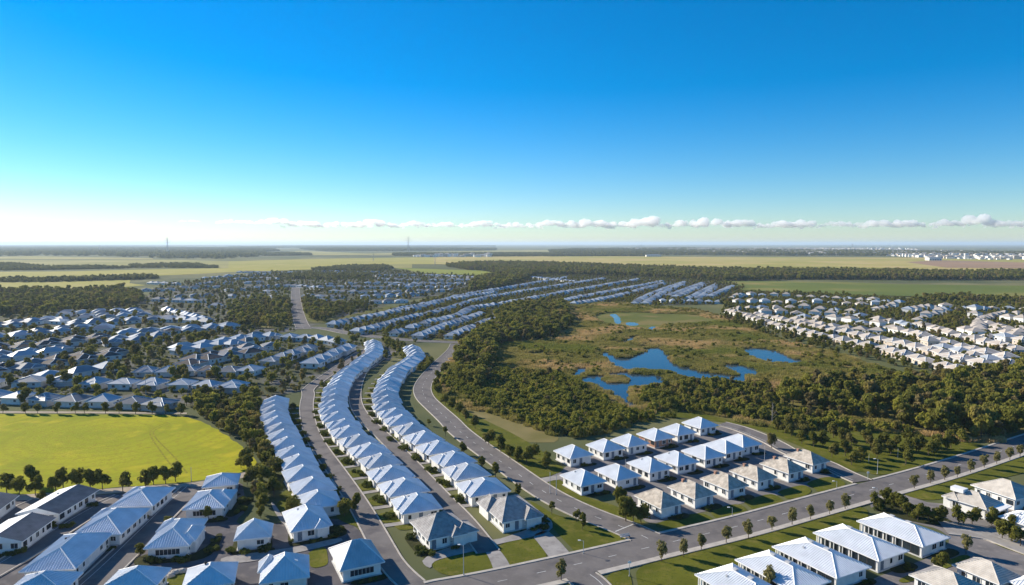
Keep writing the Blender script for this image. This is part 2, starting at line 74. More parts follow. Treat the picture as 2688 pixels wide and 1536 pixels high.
'drives': [["pale driveway of the corner house",[[-6.61,152.37],[-4.06,154.34],[-1.54,148.21],[0.14,141.85],[-3.6,140.18],[-4.87,146.75]]],["wide driveway down to the main road",[[4.75,159.27],[8.47,162.72],[10.72,157.59],[14.05,147.11],[9.08,145.32],[8.65,146.53],[6.31,154.74]]],["turning court before the grey tiled houses",[[-20.07,146.75],[-16.58,151.6],[-8.57,156.76],[-3.94,156.76],[0.7,160.12],[6.73,165.42],[8.89,171.07],[10.22,167.26],[9.95,162.72],[6.49,159.27],[-3.88,154.34],[-6.59,151.98],[-15.47,147.48],[-17.57,145.32],[-17.4,142.53],[-19.04,143.91]]],["paved entry beside the first cottage",[[5.17,197.34],[10.68,200.6],[15.33,202.21],[16.97,199.94],[14.6,198.37],[11.41,197.34],[7.89,192.94],[6.84,194.18]]],["pale drive between garden beds",[[-65.08,146.75],[-63.49,148.58],[-54.95,151.21],[-48.79,153.54],[-40.93,158.42],[-39.6,155.95],[-46.7,151.21],[-56.45,146.03],[-62.51,144.61]]],["curving garden path beside the lane trees",[[-65.09,180.82],[-62.59,177.1],[-56.24,166.33],[-56.54,164.96],[-60.51,171.07],[-64.93,179.21]]]],
'fields': [["field left lower",1,[[-1016.26,1188.77],[-817.69,1262.97],[-736.19,1316.36],[-677.06,1206.49],[-615.01,1145.02],[-627.14,1083.64],[-680.26,1049.87],[-853.86,998.0]]],["field left middle",1,[[-1407.53,1648.38],[-1111.26,1718.22],[-996.54,1834.79],[-724.87,2017.17],[-666.62,1718.22],[-749.5,1524.42],[-819.6,1417.74],[-866.43,1303.65],[-1124.88,1316.36]]],["field left upper",2,[[-2450.15,2873.14],[-1564.65,2978.37],[-1086.26,2683.47],[-932.97,2597.71],[-392.55,2683.47],[-288.12,1968.27],[-735.81,2047.7],[-831.23,1968.27],[-1130.12,2017.17],[-1204.62,1968.27],[-1964.97,2303.2]]],["field centre",1,[[-745.09,1794.22],[-1113.35,2683.47],[-909.48,3091.6],[-536.25,3430.6],[-87.08,3550.36],[-56.53,2303.2],[-399.99,2303.2],[-540.36,1834.79],[-624.69,1718.22]]],["field right great",3,[[-400.31,3489.45],[92.46,4004.61],[602.78,3746.52],[1100.29,3550.36],[2555.92,3345.94],[1166.57,1524.42],[899.39,1718.22],[537.84,1732.9],[367.19,1877.23],[188.58,2047.7],[53.23,2303.2],[-187.12,2329.62],[-264.42,2303.2]]],["field right brown",4,[[1481.1,2569.35],[1780.49,2847.82],[1879.93,2508.02],[2044.52,2412.05],[1566.08,1846.44],[1426.76,1902.23],[1249.12,1961.48]]],["field right green",5,[[373.21,1256.18],[479.49,1256.18],[600.19,1217.21],[651.32,1163.08],[842.72,1121.5],[985.31,1101.8],[739.58,825.77],[638.25,848.17],[582.83,896.8],[522.84,896.8],[420.84,937.06],[341.82,1012.81],[363.34,1121.5]]],["field pocket",6,[[-344.86,1968.27],[-144.21,1794.22],[-80.53,1755.4],[-23.04,1553.63],[-55.77,1496.28],[-122.59,1524.42],[-209.36,1583.99],[-274.2,1794.22]]],["field far",2,[[-2054.15,6602.01],[-976.77,4697.93],[-170.08,6939.39],[1144.21,7446.76],[722.13,4697.93],[-368.04,4211.83],[-1039.69,4004.61],[-1528.65,4211.83]]],["field far left",2,[[-2852.65,3345.94],[-2612.85,3746.52],[-1688.1,3213.75],[-1587.88,3022.65],[-2539.74,2978.37]]]],
'farwood': [[[-7429.22,8721.97],[-8286.66,12845.14],[-4294.6,11096.75],[-2190.92,6107.09],[-1303.71,3489.45],[-1304.43,3091.6],[-1688.1,3213.75],[-2267.35,3816.81],[-2712.63,3889.78],[-2974.82,3489.45]],[[-2022.17,2370.4],[-1687.03,2303.2],[-1481.86,2122.64],[-1333.61,1968.27],[-1253.11,2047.7],[-1076.75,1921.68],[-1253.12,1794.22],[-1466.98,1718.22]],[[-1220.89,2179.6],[-1091.44,2303.2],[-882.35,2047.7],[-840.08,1949.36],[-1092.22,1949.36]],[[-1114.06,1303.65],[-933.96,1303.65],[-848.63,1347.02],[-782.89,1417.74],[-751.94,1442.99],[-699.78,1347.02],[-768.98,1291.17],[-842.97,1235.97],[-1031.35,1206.49]],[[-4046.81,9767.15],[-3088.56,8721.97],[-2154.08,6295.88],[-1972.72,5310.71],[-1447.12,3489.45]],[[-2601.94,8363.93],[-2878.67,11096.75],[-1357.21,9767.15],[-223.29,9112.02],[-170.08,6939.39],[-1091.87,6295.88],[-1742.2,6295.88]],[[-770.56,4441.64],[-410.47,4697.93],[479.43,4697.93],[865.11,4211.83],[784.06,3816.81],[-89.41,3645.81],[-674.92,3889.78]],[[-1650.2,4441.64],[-1637.45,4985.58],[-1305.99,4441.64],[-1177.64,4004.61],[-1411.9,3889.78]],[[-540.36,1834.79],[-496.96,2047.7],[-394.32,2122.64],[-333.87,1921.68],[-342.74,1794.22],[-446.83,1718.22]],[[-501.44,1469.15],[-457.78,1553.63],[-317.65,1524.42],[-295.5,1417.74],[-342.63,1316.36],[-443.61,1347.02]],[[330.2,6107.09],[724.27,7878.76],[1402.22,8721.97],[2410.65,9767.15],[2439.82,7878.76],[3587.15,4697.93],[2861.46,3746.52],[1697.77,3889.78],[1240.87,4004.61],[895.16,4211.83],[575.28,4004.61],[278.59,4211.83]],[[-5192.82,28314.9],[23062.3,28314.9],[23062.3,28314.9],[-5192.82,28314.9]],[[-16738.74,19657.73],[-9980.93,28314.9],[-8584.88,24353.7],[-9450.85,11096.75]],[[-6316.17,15247.16],[-7343.3,28314.9],[-693.6,28314.9],[-373.55,15247.16],[-2438.47,11735.73],[-4146.12,10006.97]]],
'town': [[[-1029.96,12845.14],[432.58,18753.63],[1925.92,15247.16],[3435.7,11096.75],[5380.43,12845.14],[5794.2,11096.75],[3414.45,5310.71],[3829.85,4697.93],[3265.25,4004.61],[2437.56,4004.61],[2292.75,4697.93],[1726.45,4697.93],[1645.07,5310.71],[1516.2,6602.01],[897.75,9767.15],[-802.48,10006.97]],[[1631.66,6597.32],[2965.89,7366.21],[2935.91,5973.68],[2915.45,5023.69],[3246.05,4334.2],[3615.02,4055.81],[2586.27,2900.2],[2043.98,2954.54],[1996.46,3193.85],[2202.48,4108.6],[1613.22,4004.37],[1134.59,4585.99]],[[-558.83,3746.52],[-114.46,4004.61],[-101.49,3550.36],[-400.31,3489.45]]],
'suburb': [["left suburb","ggwwsgww",14,12,10,[[-231.65,299.52],[-216.75,296.5],[-201.47,293.53],[-185.09,291.48],[-167.79,288.61],[-146.35,285.8]]],["left suburb","wgwg",16,13,11,[[-253.01,328.85],[-237.27,331.74],[-230.43,336.18],[-213.07,334.69]]],["left suburb","wwwgw",14,11,10,[[-201.94,328.85],[-180.3,326.0],[-155.74,324.59],[-129.16,320.45]]],["left suburb","wgw",14,13,10,[[-237.14,347.02],[-228.05,358.56],[-218.88,382.13]]],["left suburb","wgstgsgw",11,11,12,[[-194.92,358.56],[-181.4,360.27],[-155.23,363.74],[-132.42,360.27]]],["left suburb","dsddsd",15,13,11,[[-275.59,360.27],[-262.9,372.71],[-260.01,390.01],[-250.78,400.33],[-240.91,413.44]]],["left suburb","ww",15,13,11,[[-216.11,404.61],[-211.84,415.71]]],["left suburb","dsdtd",14,14,12,[[-182.52,384.07],[-175.97,404.61],[-165.55,415.71],[-156.78,427.43]]],["left suburb","wgwg",15,13,10,[[-305.83,400.33],[-295.28,408.98],[-286.15,427.43],[-282.03,437.29]]],["left suburb","ddgdtd",15,13,11,[[-329.97,432.31],[-319.13,442.39],[-308.51,461.21],[-296.58,475.65],[-287.89,484.75]]],["left suburb","gwgg",14,14,10,[[-274.99,469.77],[-261.84,478.65],[-251.19,500.71]]],["left suburb","wwgw",15,14,10,[[-211.18,432.31],[-201.46,447.61],[-191.73,469.77],[-180.15,494.21]]],["left suburb","gwgwwg",15,14,10,[[-373.61,487.86],[-360.75,500.71],[-355.53,521.3],[-339.41,535.97],[-313.69,539.77]]],["left suburb","gdgwgw",15,14,10,[[-289.9,510.8],[-275.9,521.3],[-263.18,528.53],[-246.39,535.97],[-226.76,563.74]]],["left suburb","wgwg",15,14,10,[[-428.01,559.6],[-416.73,572.2],[-413.46,603.91],[-387.58,589.9]]],["left suburb","gwwgwg",15,14,10,[[-365.38,567.94],[-350.11,585.38],[-329.7,603.91],[-305.17,613.62],[-258.75,585.38]]],["left suburb","gwgw",15,14,10,[[-430.51,655.78],[-398.67,667.23],[-368.69,691.37]]],["left suburb","w",13,12,10,[[-349.53,691.37],[-316.88,655.78],[-275.32,608.73]]],["left suburb","ggw",15,14,10,[[-390.11,623.65],[-367.97,634.01],[-343.5,650.2]]],["twin terraces","g",11.5,11,11,[[-139.07,392.04],[-136.45,406.78],[-133.63,425.04],[-131.32,444.99]]],["twin terraces","w",11.5,11,11,[[-112.87,384.07],[-111.08,404.61],[-109.23,425.04],[-107.49,442.39]]],["cross road row","w",12,11,10,[[-184.52,487.86],[-176.29,500.71]]],["cross road row","w",12,11,10,[[-160.96,491.01],[-149.77,487.86],[-137.04,484.75],[-123.05,469.77],[-112.01,461.21]]],["cross road row","wts",13,12,10,[[-188.63,458.43],[-184.27,469.77],[-174.16,475.65]]],["cross road row","tsd",14,13,11,[[-172.1,442.39],[-161.66,447.61],[-153.57,458.43]]],["white hillside rows","wwgw",10.4,10.4,8.4,[[-149.61,572.2],[-139.07,613.62],[-124.77,650.2],[-91.27,745.26],[-71.13,882.64],[6.36,1081.64],[109.81,1370.84]]],["white hillside rows","wwgw",10.4,10.4,8.4,[[-120.03,524.89],[-108.66,555.52],[-96.52,613.62],[-63.02,717.31],[-45.13,825.61],[41.42,1023.97],[176.89,1323.69]]],["white hillside rows","wwgw",10.4,10.4,8.4,[[-88.15,514.25],[-71.81,585.38],[-46.29,655.78],[-45.45,717.31],[-8.76,767.68],[71.15,948.1],[239.69,1292.56]]],["white hillside rows","wwgw",10.4,10.4,8.4,[[-68.46,500.71],[-54.91,567.94],[-29.25,655.78]]],["white hillside rows","wwgw",10.4,10.4,8.4,[[-44.12,500.71],[-31.55,555.52],[-15.03,608.73],[-11.49,625.7]]],["white hillside rows","wwgw",10.4,10.4,8.4,[[-122.03,679.09],[-84.94,808.19],[-23.34,948.1]]],["white hillside rows","wwgw",10.4,10.4,8.4,[[54.53,799.75],[96.79,882.64],[268.17,1218.84]]],["white hillside rows","wwgw",10.4,10.4,8.4,[[71.68,775.46],[121.75,843.79],[262.44,1174.18]]],["white hillside rows","wwgw",10.4,10.4,8.4,[[140.13,775.46],[180.3,903.44],[303.37,1199.83]]],["white hillside rows","wwgw",10.4,10.4,8.4,[[152.21,775.46],[210.47,948.1],[287.88,1146.17]]],["white hillside rows","wwgw",10.4,10.4,8.4,[[202.12,882.64],[324.37,1163.51]]],["white hillside rows","wwgw",10.4,10.4,8.4,[[210.4,872.6],[311.3,1112.98]]],["white hillside rows","wwgw",10.4,10.4,8.4,[[218.81,843.79],[331.49,1112.98]]],["white hillside rows","wwgw",10.4,10.4,8.4,[[231.22,843.79],[324.07,1081.64]]],["white hillside rows","wwgw",10.4,10.4,8.4,[[257.07,882.64],[350.23,1081.64]]],["white hillside rows","wwgw",10.4,10.4,8.4,[[169.78,808.19],[200.54,808.19],[247.1,791.49]]],["white hillside rows","wwgw",10.4,10.4,8.4,[[112.41,1218.84],[41.19,1370.84]]],["tan wetland-side suburb","n",12.5,12,10,[[219.38,684.91],[221.95,647.5],[218.5,583.67],[223.63,551.04],[227.28,504.01],[234.0,471.75],[236.72,446.71],[243.43,433.55]]],["tan wetland-side suburb","n",12.5,12,10,[[239.17,424.17],[240.48,403.77],[238.21,385.22]]],["tan wetland-side suburb","n",12.5,12,10,[[241.46,375.36],[240.26,357.06]]],["tan wetland-side suburb","n",12.5,12,10,[[244.79,336.52],[250.36,330.81]]],["tan wetland-side suburb","n",12.5,12,10,[[236.08,654.66],[244.59,583.67],[251.04,540.95],[260.11,495.54],[263.61,468.01],[267.74,440.03],[265.81,418.13]]],["tan wetland-side suburb","n",12.5,12,10,[[263.99,409.39],[267.63,395.61],[265.06,375.36]]],["tan wetland-side suburb","n",12.5,12,10,[[254.56,607.64],[260.49,561.51],[281.03,531.22],[293.62,521.83]]],["tan wetland-side suburb","n",12.5,12,10,[[303.61,531.22],[304.31,508.35],[297.4,471.75],[295.15,436.76],[295.22,409.39],[299.51,395.61]]],["tan wetland-side suburb","n",12.5,12,10,[[328.89,495.54],[329.17,464.32],[323.18,427.25]]],["tan wetland-side suburb","n",12.5,12,10,[[344.84,572.38],[340.59,540.95],[331.07,504.01]]],["tan wetland-side suburb","n",12.5,12,10,[[406.4,583.67],[395.04,540.95],[387.15,512.77]]],["tan wetland-side suburb","n",12.5,12,10,[[379.68,531.22],[374.27,495.54]]],["tan wetland-side suburb","n",12.5,12,10,[[372.05,540.95],[417.52,607.64],[475.26,661.97],[498.77,661.97]]],["upper tan suburb","nnwn",15,11,10,[[399.85,684.91],[458.86,730.45],[473.37,712.9]]],["upper tan suburb","nnwn",15,11,10,[[359.54,601.47],[404.24,654.66],[446.26,692.91]]],["upper tan suburb","nnwn",15,11,10,[[478.11,701.1],[515.25,718.07],[531.33,701.1]]],["upper tan suburb","nnwn",15,11,10,[[435.63,640.5],[445.61,620.38],[451.78,595.42]]],["upper tan suburb","nnwn",15,11,10,[[397.32,572.38],[401.11,551.04],[410.78,540.95]]],["upper tan suburb","nnwn",15,11,10,[[349.68,521.83],[345.53,495.54],[347.67,457.11]]],["upper tan suburb","nnwn",15,11,10,[[327.89,607.64],[333.33,583.67],[327.16,551.04]]],["upper tan suburb","nnwn",15,11,10,[[282.12,457.11],[283.28,433.55],[280.24,401.01],[280.81,370.61]]],["upper tan suburb","nnwn",15,11,10,[[257.0,361.47],[267.45,352.76]]],["upper tan suburb","nnwn",15,11,10,[[276.32,851.96],[313.16,903.73],[340.26,890.21],[388.24,864.34],[414.79,839.92],[450.58,784.49]]],["upper tan suburb","nnwn",15,11,10,[[261.56,784.49],[307.06,784.49],[352.57,784.49],[386.18,764.3],[411.77,764.3],[426.44,745.12]]],["upper tan suburb","nnwn",15,11,10,[[236.7,709.49],[281.4,726.87],[319.06,709.49],[349.95,677.09]]],["upper tan suburb","nnwn",15,11,10,[[247.57,661.97],[283.05,661.97],[313.5,633.65],[342.0,647.5]]],["upper tan suburb","nnwn",15,11,10,[[273.86,633.65],[294.73,595.42],[309.91,551.04]]],["upper tan suburb","nnwn",15,11,10,[[380.84,709.49],[421.45,745.12]]],["far centre suburb","ggsgwgs",16,15,11,[[-304.7,731.02],[-284.45,731.02]]],["far centre suburb","ggsgwgs",16,15,11,[[-362.91,882.64],[-329.42,862.78],[-300.32,882.64]]],["far centre suburb","ggsgwgs",16,15,11,[[-415.0,997.37],[-390.62,1023.97],[-393.84,1081.64]]],["far centre suburb","ggsgwgs",16,15,11,[[-386.36,1081.64],[-355.2,1112.98],[-284.45,1023.97]]],["far centre suburb","ggsgwgs",16,15,11,[[-349.09,972.11],[-315.92,948.1]]],["far centre suburb","ggsgwgs",16,15,11,[[-328.56,1052.02],[-281.7,1081.64],[-201.31,1052.02],[-94.82,1081.64]]],["far centre suburb","ggsgwgs",16,15,11,[[-263.69,882.64],[-213.01,862.78],[-169.04,882.64],[-113.16,925.23]]],["far centre suburb","ggsgwgs",16,15,11,[[-238.77,808.19],[-192.77,791.49],[-139.41,799.75],[-126.89,808.19]]],["far centre suburb","ggsgwgs",16,15,11,[[-253.3,972.11],[-181.51,948.1],[-87.47,997.37]]],["far centre suburb","ggsgwgs",16,15,11,[[-306.36,1146.17],[-225.95,1181.39],[-80.65,1146.17]]],["far centre suburb","ggsgwgs",16,15,11,[[-281.77,1448.2],[-209.65,1504.79],[-48.22,1346.86]]],["far centre suburb","ggsgwgs",16,15,11,[[-248.79,1301.31],[-153.75,1258.73],[-66.81,1258.73]]],["far centre suburb","ggsgwgs",16,15,11,[[-601.7,1448.2],[-547.23,1504.79],[-407.29,1565.96],[-311.85,1632.31]]],["far centre suburb","ggsgwgs",16,15,11,[[-540.87,1301.31],[-501.6,1346.86],[-444.26,1301.31]]],["far centre suburb","ggsgwgs",16,15,11,[[-491.21,1181.39],[-436.68,1199.83]]],["far centre suburb","ggsgwgs",16,15,11,[[-649.78,1632.31],[-526.03,1598.45],[-404.88,1667.63]]],["far centre suburb","ggsgwgs",16,15,11,[[-526.12,1146.17],[-521.81,1181.39]]],["far centre suburb","ggsgwgs",16,15,11,[[-606.23,1346.86],[-579.95,1395.69]]],["far centre suburb","ggsgwgs",16,15,11,[[-428.55,882.64],[-391.73,903.44]]],["far centre suburb","ggsgwgs",16,15,11,[[-535.67,997.37],[-479.11,1023.97]]],["far centre suburb","ggsgwgs",16,15,11,[[-623.84,1181.39],[-555.81,1146.17]]],["far centre suburb","ggsgwgs",16,15,11,[[-429.58,825.61],[-364.63,808.19]]],["far centre suburb","ggsgwgs",16,15,11,[[-506.71,1052.02],[-449.9,1081.64]]],["far centre suburb","ggsgwgs",16,15,11,[[-323.5,745.26],[-293.83,745.26]]],["far centre suburb","ggsgwgs",16,15,11,[[-113.99,1301.31],[-1.6,1258.73]]],["far centre suburb","ggsgwgs",16,15,11,[[-193.69,1112.98],[-21.91,1181.39]]],["left suburb","dsddsd",15,13,11,[[-281.1,372.77],[-268.16,385.21],[-265.21,402.51],[-255.8,412.83],[-245.73,425.94]]],["left suburb","ww",15,13,11,[[-220.43,417.11],[-216.08,428.21]]],["left suburb","dsdtd",14,14,12,[[-186.17,396.57],[-179.49,417.11],[-168.86,428.21],[-159.92,439.93]]],["left suburb","wgwg",15,13,10,[[-311.95,412.83],[-301.19,421.48],[-291.87,439.93],[-287.67,449.79]]],["left suburb","ddgdtd",15,13,11,[[-336.57,444.81],[-325.51,454.89],[-314.68,473.71],[-302.51,488.15],[-293.65,497.25]]],["left suburb","gwgg",14,14,10,[[-280.49,482.27],[-267.08,491.15],[-256.21,513.21]]],["left suburb","wwgw",15,14,10,[[-215.4,444.81],[-205.49,460.11],[-195.56,482.27],[-183.75,506.71]]],["left suburb","gwgwwg",15,14,10,[[-381.08,500.36],[-367.97,513.21],[-362.64,533.8],[-346.2,548.47],[-319.96,552.27]]],["left suburb","gdgwgw",15,14,10,[[-295.7,523.3],[-281.42,533.8],[-268.44,541.03],[-251.32,548.47],[-231.3,576.24]]],["left suburb","wgwg",15,14,10,[[-436.57,572.1],[-425.06,584.7],[-421.73,616.41],[-395.33,602.4]]],["left suburb","gwwgwg",15,14,10,[[-372.69,580.44],[-357.11,597.88],[-336.29,616.41],[-311.27,626.12],[-263.93,597.88]]],["left suburb","gwgw",15,14,10,[[-439.12,668.28],[-406.64,679.73],[-376.06,703.87]]],["left suburb","w",13,12,10,[[-356.52,703.87],[-323.22,668.28],[-280.83,621.23]]],["left suburb","ggw",15,14,10,[[-397.91,636.15],[-375.33,646.51],[-350.37,662.7]]]],
'trees': [["street","street",[[10.21,137.26,4.4],[32.96,146.03,4.4],[38.33,148.21,4.4],[43.31,151.6,4.4],[50.11,155.14,4.4],[56.14,157.59,4.4],[63.51,162.28,4.4],[69.73,165.42,4.4]]],["street","street",[[75.74,168.67,4.3],[82.16,172.04,4.3],[87.89,175.55,4.3],[115.02,190.75,4.3],[122.07,194.8,4.3],[128.14,197.72,4.3],[133.33,199.94,4.3],[140.28,204.38,4.3],[147.53,208.88,4.3],[154.02,212.53,4.3],[160.94,216.31,4.3],[166.8,219.74,4.3]]],["street","drive",[[102.62,149.7,5.2],[51.72,132.95,5.2]]],["small","verge",[[10.29,172.04,3.9],[16.2,167.72,3.9],[17.68,165.42,3.9],[17.21,162.72,3.9],[-4.95,201.27,3.9],[1.72,185.83,3.9],[-9.61,208.88,3.9],[-16.74,222.63,3.9],[11.12,208.88,3.9]]],["small","curve",[[-16.08,222.63,3.6],[-31.94,258.38,3.6],[-24.16,243.97,3.6],[-9.45,208.88,3.6],[-5.01,200.6,3.6],[1.64,184.69,3.6]]],["round","field",[[-142.15,187.56,6.0],[-137.14,185.6,6.0],[-132.73,185.6,6.0],[-138.72,192.94,6.0],[-127.98,186.98,6.0],[-128.58,191.11,6.0],[-124.7,191.11,6.0],[-120.44,190.51,6.0],[-116.85,190.27,6.0],[-110.17,188.73,6.0],[-105.37,191.72,6.0],[-104.27,194.18,6.0],[-101.08,194.8,6.0],[-99.15,196.7,6.0]]],["round","field2",[[-82.22,207.45,4.5],[-84.65,208.88,4.5]]],["round","corner",[[28.76,167.72,7.8]]],["round","corner2",[[30.57,167.26,5.6],[32.38,166.79,5.6],[28.39,175.04,5.6]]],["round","verge2",[[-8.1,233.71,5.5],[-3.75,225.1,5.5],[-0.69,217.86,5.5],[4.61,213.28,5.5],[10.64,208.88,5.5],[1.74,214.78,5.5],[6.67,217.86,5.5],[-18.08,265.07,5.5],[-13.92,254.09,5.5],[-28.92,292.84,5.5],[-25.58,284.71,5.5],[-21.61,274.55,5.5],[-34.12,310.53,5.5],[-36.84,326.97,5.5],[-37.86,345.21,5.5],[-37.05,365.57,5.5]]],["round","park",[[107.53,211.79,5.5],[111.91,214.78,5.5],[110.11,221.02,5.5],[119.29,218.64,5.5],[121.93,222.63,5.5],[122.03,227.62,5.5],[125.94,222.63,5.5],[124.71,211.79,5.5],[130.02,221.02,5.5],[135.42,224.27,5.5],[137.49,221.02,5.5],[140.47,222.63,5.5],[147.65,227.62,5.5],[150.28,229.33,5.5],[144.57,227.62,5.5],[139.45,227.62,5.5],[130.23,227.62,5.5],[128.52,231.06,5.5],[124.12,234.61,5.5],[117.08,231.06,5.5],[116.21,234.61,5.5],[116.0,242.04,5.5],[107.21,231.06,5.5],[104.89,219.42,5.5],[104.09,231.06,5.5],[101.43,234.61,5.5],[101.56,243.97,5.5],[100.94,247.92,5.5],[98.94,249.95,5.5],[105.67,242.04,5.5],[89.2,230.19,5.5],[138.37,234.61,5.5],[140.48,232.82,5.5],[156.84,234.61,5.5]]],["round","lane",[[-55.55,170.1,5.5],[-43.06,171.07,5.5],[-41.03,174.03,5.5],[-65.11,173.03,5.5],[-66.03,184.69,5.5],[-79.34,213.28,5.5],[-75.95,195.43,5.5],[-84.06,211.79,5.5]]],["round","nearleft",[[-84.56,163.61,3.6],[-79.05,169.91,3.6],[-77.09,168.95,3.6],[-114.56,152.76,3.6],[-83.25,148.21,3.6],[-64.29,170.1,3.6],[-76.6,192.94,3.6],[-71.75,185.83,3.6],[-128.35,181.36,3.6],[-76.94,203.29,3.6]]],["round","triangle",[[102.69,168.19,4.2],[104.79,167.26,4.2],[96.19,176.07,4.2],[102.39,175.04,4.2],[106.49,166.33,4.2],[101.46,181.36,4.2],[101.67,171.07,4.2],[108.79,168.19,4.2],[102.54,178.15,4.2]]],["round","rightyard",[[111.17,165.42,4.8],[115.17,166.33,4.8],[116.45,157.59,4.8],[121.34,161.85,4.8],[119.43,165.42,4.8],[91.08,140.51,4.8],[117.4,155.95,4.8],[117.74,153.54,4.8]]],["round","suburb",[[-258.97,392.33,7.0],[-255.24,408.44,7.0],[-210.44,381.05,7.0],[-234.64,421.4,7.0],[-262.9,396.24,7.0],[-267.8,373.88,7.0],[-275.02,370.39,7.0],[-230.66,465.68,7.0],[-224.85,488.45,7.0],[-219.75,488.45,7.0],[-228.71,527.07,7.0],[-236.19,494.49,7.0],[-134.94,327.55,7.0],[-137.49,300.18,7.0],[-119.48,302.48,7.0],[-213.62,363.61,7.0],[-220.34,333.06,7.0],[-226.03,330.28,7.0],[-243.64,327.55,7.0],[-212.52,293.48,7.0],[-207.36,295.68,7.0],[-189.26,295.68,7.0],[-178.63,293.48,7.0],[-259.9,482.55,7.0],[-242.81,465.68,7.0],[-254.25,449.93,7.0],[-359.27,507.03,7.0],[-172.17,353.88,7.0],[-147.56,392.33,7.0],[-192.31,400.22,7.0],[-254.15,465.68,7.0],[-239.09,471.17,7.0],[-256.29,645.92,7.0],[-276.3,667.38,7.0],[-278.65,656.47,7.0],[-225.95,597.83,7.0],[-208.58,527.07,7.0],[-221.39,527.07,7.0],[-247.32,482.55,7.0]]],["round","fieldtop",[[-210.12,277.52,4.6],[-200.79,277.52,4.6],[-196.16,278.02,4.6],[-187.72,277.52,4.6],[-180.58,278.02,4.6],[-176.84,278.02,4.6],[-167.81,277.52,4.6],[-162.21,277.52,4.6],[-155.1,277.02,4.6],[-148.26,277.02,4.6],[-142.42,276.52,4.6],[-135.86,275.78,4.6]]],["dead","dead",[[100.48,259.47,9.0]]]],
'poles': [["street light with short arm on the round corner lawn",-10.21,139.52,6.6,"lamp"],["street light with small head on the long shaded lawn",16.15,149.7,3.0,"lamp"],["thin street light on the second fan lawn",56.65,171.07,2.2,"lamp"],["thin street light on the fifth fan lawn",92.75,190.51,2.2,"lamp"],["tall street light in the park lawn beside the main road",111.2,203.29,4.6,"lamp"],["slim pole near the park entry",114.58,214.78,2.6,"pole"],["slim pole among the park trees",126.49,219.42,2.8,"pole"],["tall slim pole behind the last middle cottage",81.08,214.78,5.2,"pole"],["short pole rising beside the second middle cottage",35.23,207.45,3.2,"pole"],["roof-high pole beside the seventh middle cottage",84.53,238.27,3.0,"pole"],["wooden power pole by the suburb street, leftmost",-193.18,327.55,9,"wood"],["tall white pole in the suburb row",-170.22,313.28,11,"pole"],["tall pole beside the long terrace",-142.48,344.65,9,"pole"],["slim pole at the end of the suburb row",-144.62,303.65,8,"pole"],["pole beside the twin terraces",-124.39,414.82,8,"pole"],["street light by the cross road",-132.02,527.07,9,"lamp"],["street light beside the right row end",-67.84,491.45,9,"lamp"],["slim pole at the field edge path",-94.49,196.7,4.2,"pole"],["sign pole at the entry lane",24.74,139.2,3.4,"sign"],["small sign pole beside the loop road mouth",105.51,197.98,2.6,"sign"],["slim pole on the sloping cottage lawn",12.35,185.83,6,"pole"],["second slim pole on the sloping cottage lawn",10.65,186.98,6,"pole"],["light pole at the planted triangle",98.71,180.28,4,"lamp"]],
'pylons': [["steel lattice pylon left of centre, tallest on the horizon",-2594.55,5151.36,2.0],["steel lattice pylon above the centre of the horizon",-780.66,5151.36,2.1],["faint lattice pylon at the far left",-3712.78,6159.83,1.0],["slender mast right of centre on the horizon",1163.25,6159.83,1.1],["slender pylon at the right horizon, taller of a pair",3064.24,6159.83,1.2],["slender pylon at the right horizon, shorter of a pair",3275.89,6476.76,0.8],["lattice pylon standing in the centre field",-549.93,2709.27,0.55],["lattice pylon standing in the field right of centre",-255.65,2268.74,0.55]],
'cloudband': [],
'halls': [["long low hall with pale roof at the edge of the great field",[755.73,3654.68],80,26,8],["white industrial shed at the edge of the ploughed field",[1746.12,2831.39],52,30,11],["pale shed beside the trees at the left of the great field",[-191.48,3654.68],110,30,8]],
'tracks': [[[-134.87,263.93],[-136.18,256.22],[-135.15,249.95],[-128.88,240.14],[-119.73,227.62],[-111.47,216.31],[-104.68,207.45],[-101.07,200.6]],[[-133.49,262.35],[-134.76,255.15],[-133.5,248.93],[-127.26,240.14],[-118.55,229.33],[-110.57,219.42],[-103.72,210.33],[-98.72,203.29]]],
'bench': [26.96,158.01],
'rocks': [[-72.0,139.2],[-71.6,140.65],[-70.58,141.18]],
'clouds': [[-18804,24000,740,2143,161],[-17196,24000,766,2277,161],[-15857,24000,740,1741,107],[-13379,24000,807,804,80],[-11304,24000,807,804,107],[-9696,24000,740,1473,214],[-8357,24000,713,1607,295],[-7286,24000,606,1741,295],[-6080,24000,606,1741,268],[-4808,24000,579,2009,388],[-3536,24000,632,1473,268],[-2330,24000,606,2009,241],[-991,24000,606,1607,308],[214,24000,579,1741,268],[1286,24000,606,1473,321],[2625,24000,552,1875,469],[3696,24000,606,1205,295],[4701,24000,579,1741,482],[5973,24000,606,1205,321],[6978,24000,579,1607,509],[8116,24000,579,1607,375],[9321,24000,566,1741,362],[10259,24000,579,1473,402],[11464,24000,606,1607,295],[12938,24000,579,1473,482],[14009,24000,592,1607,335],[15214,24000,632,1607,321],[16286,24000,646,1473,469],[17357,24000,606,1473,335],[18429,24000,606,1607,469],[19902,24000,606,1741,402]],
}
rng = random.Random(7)
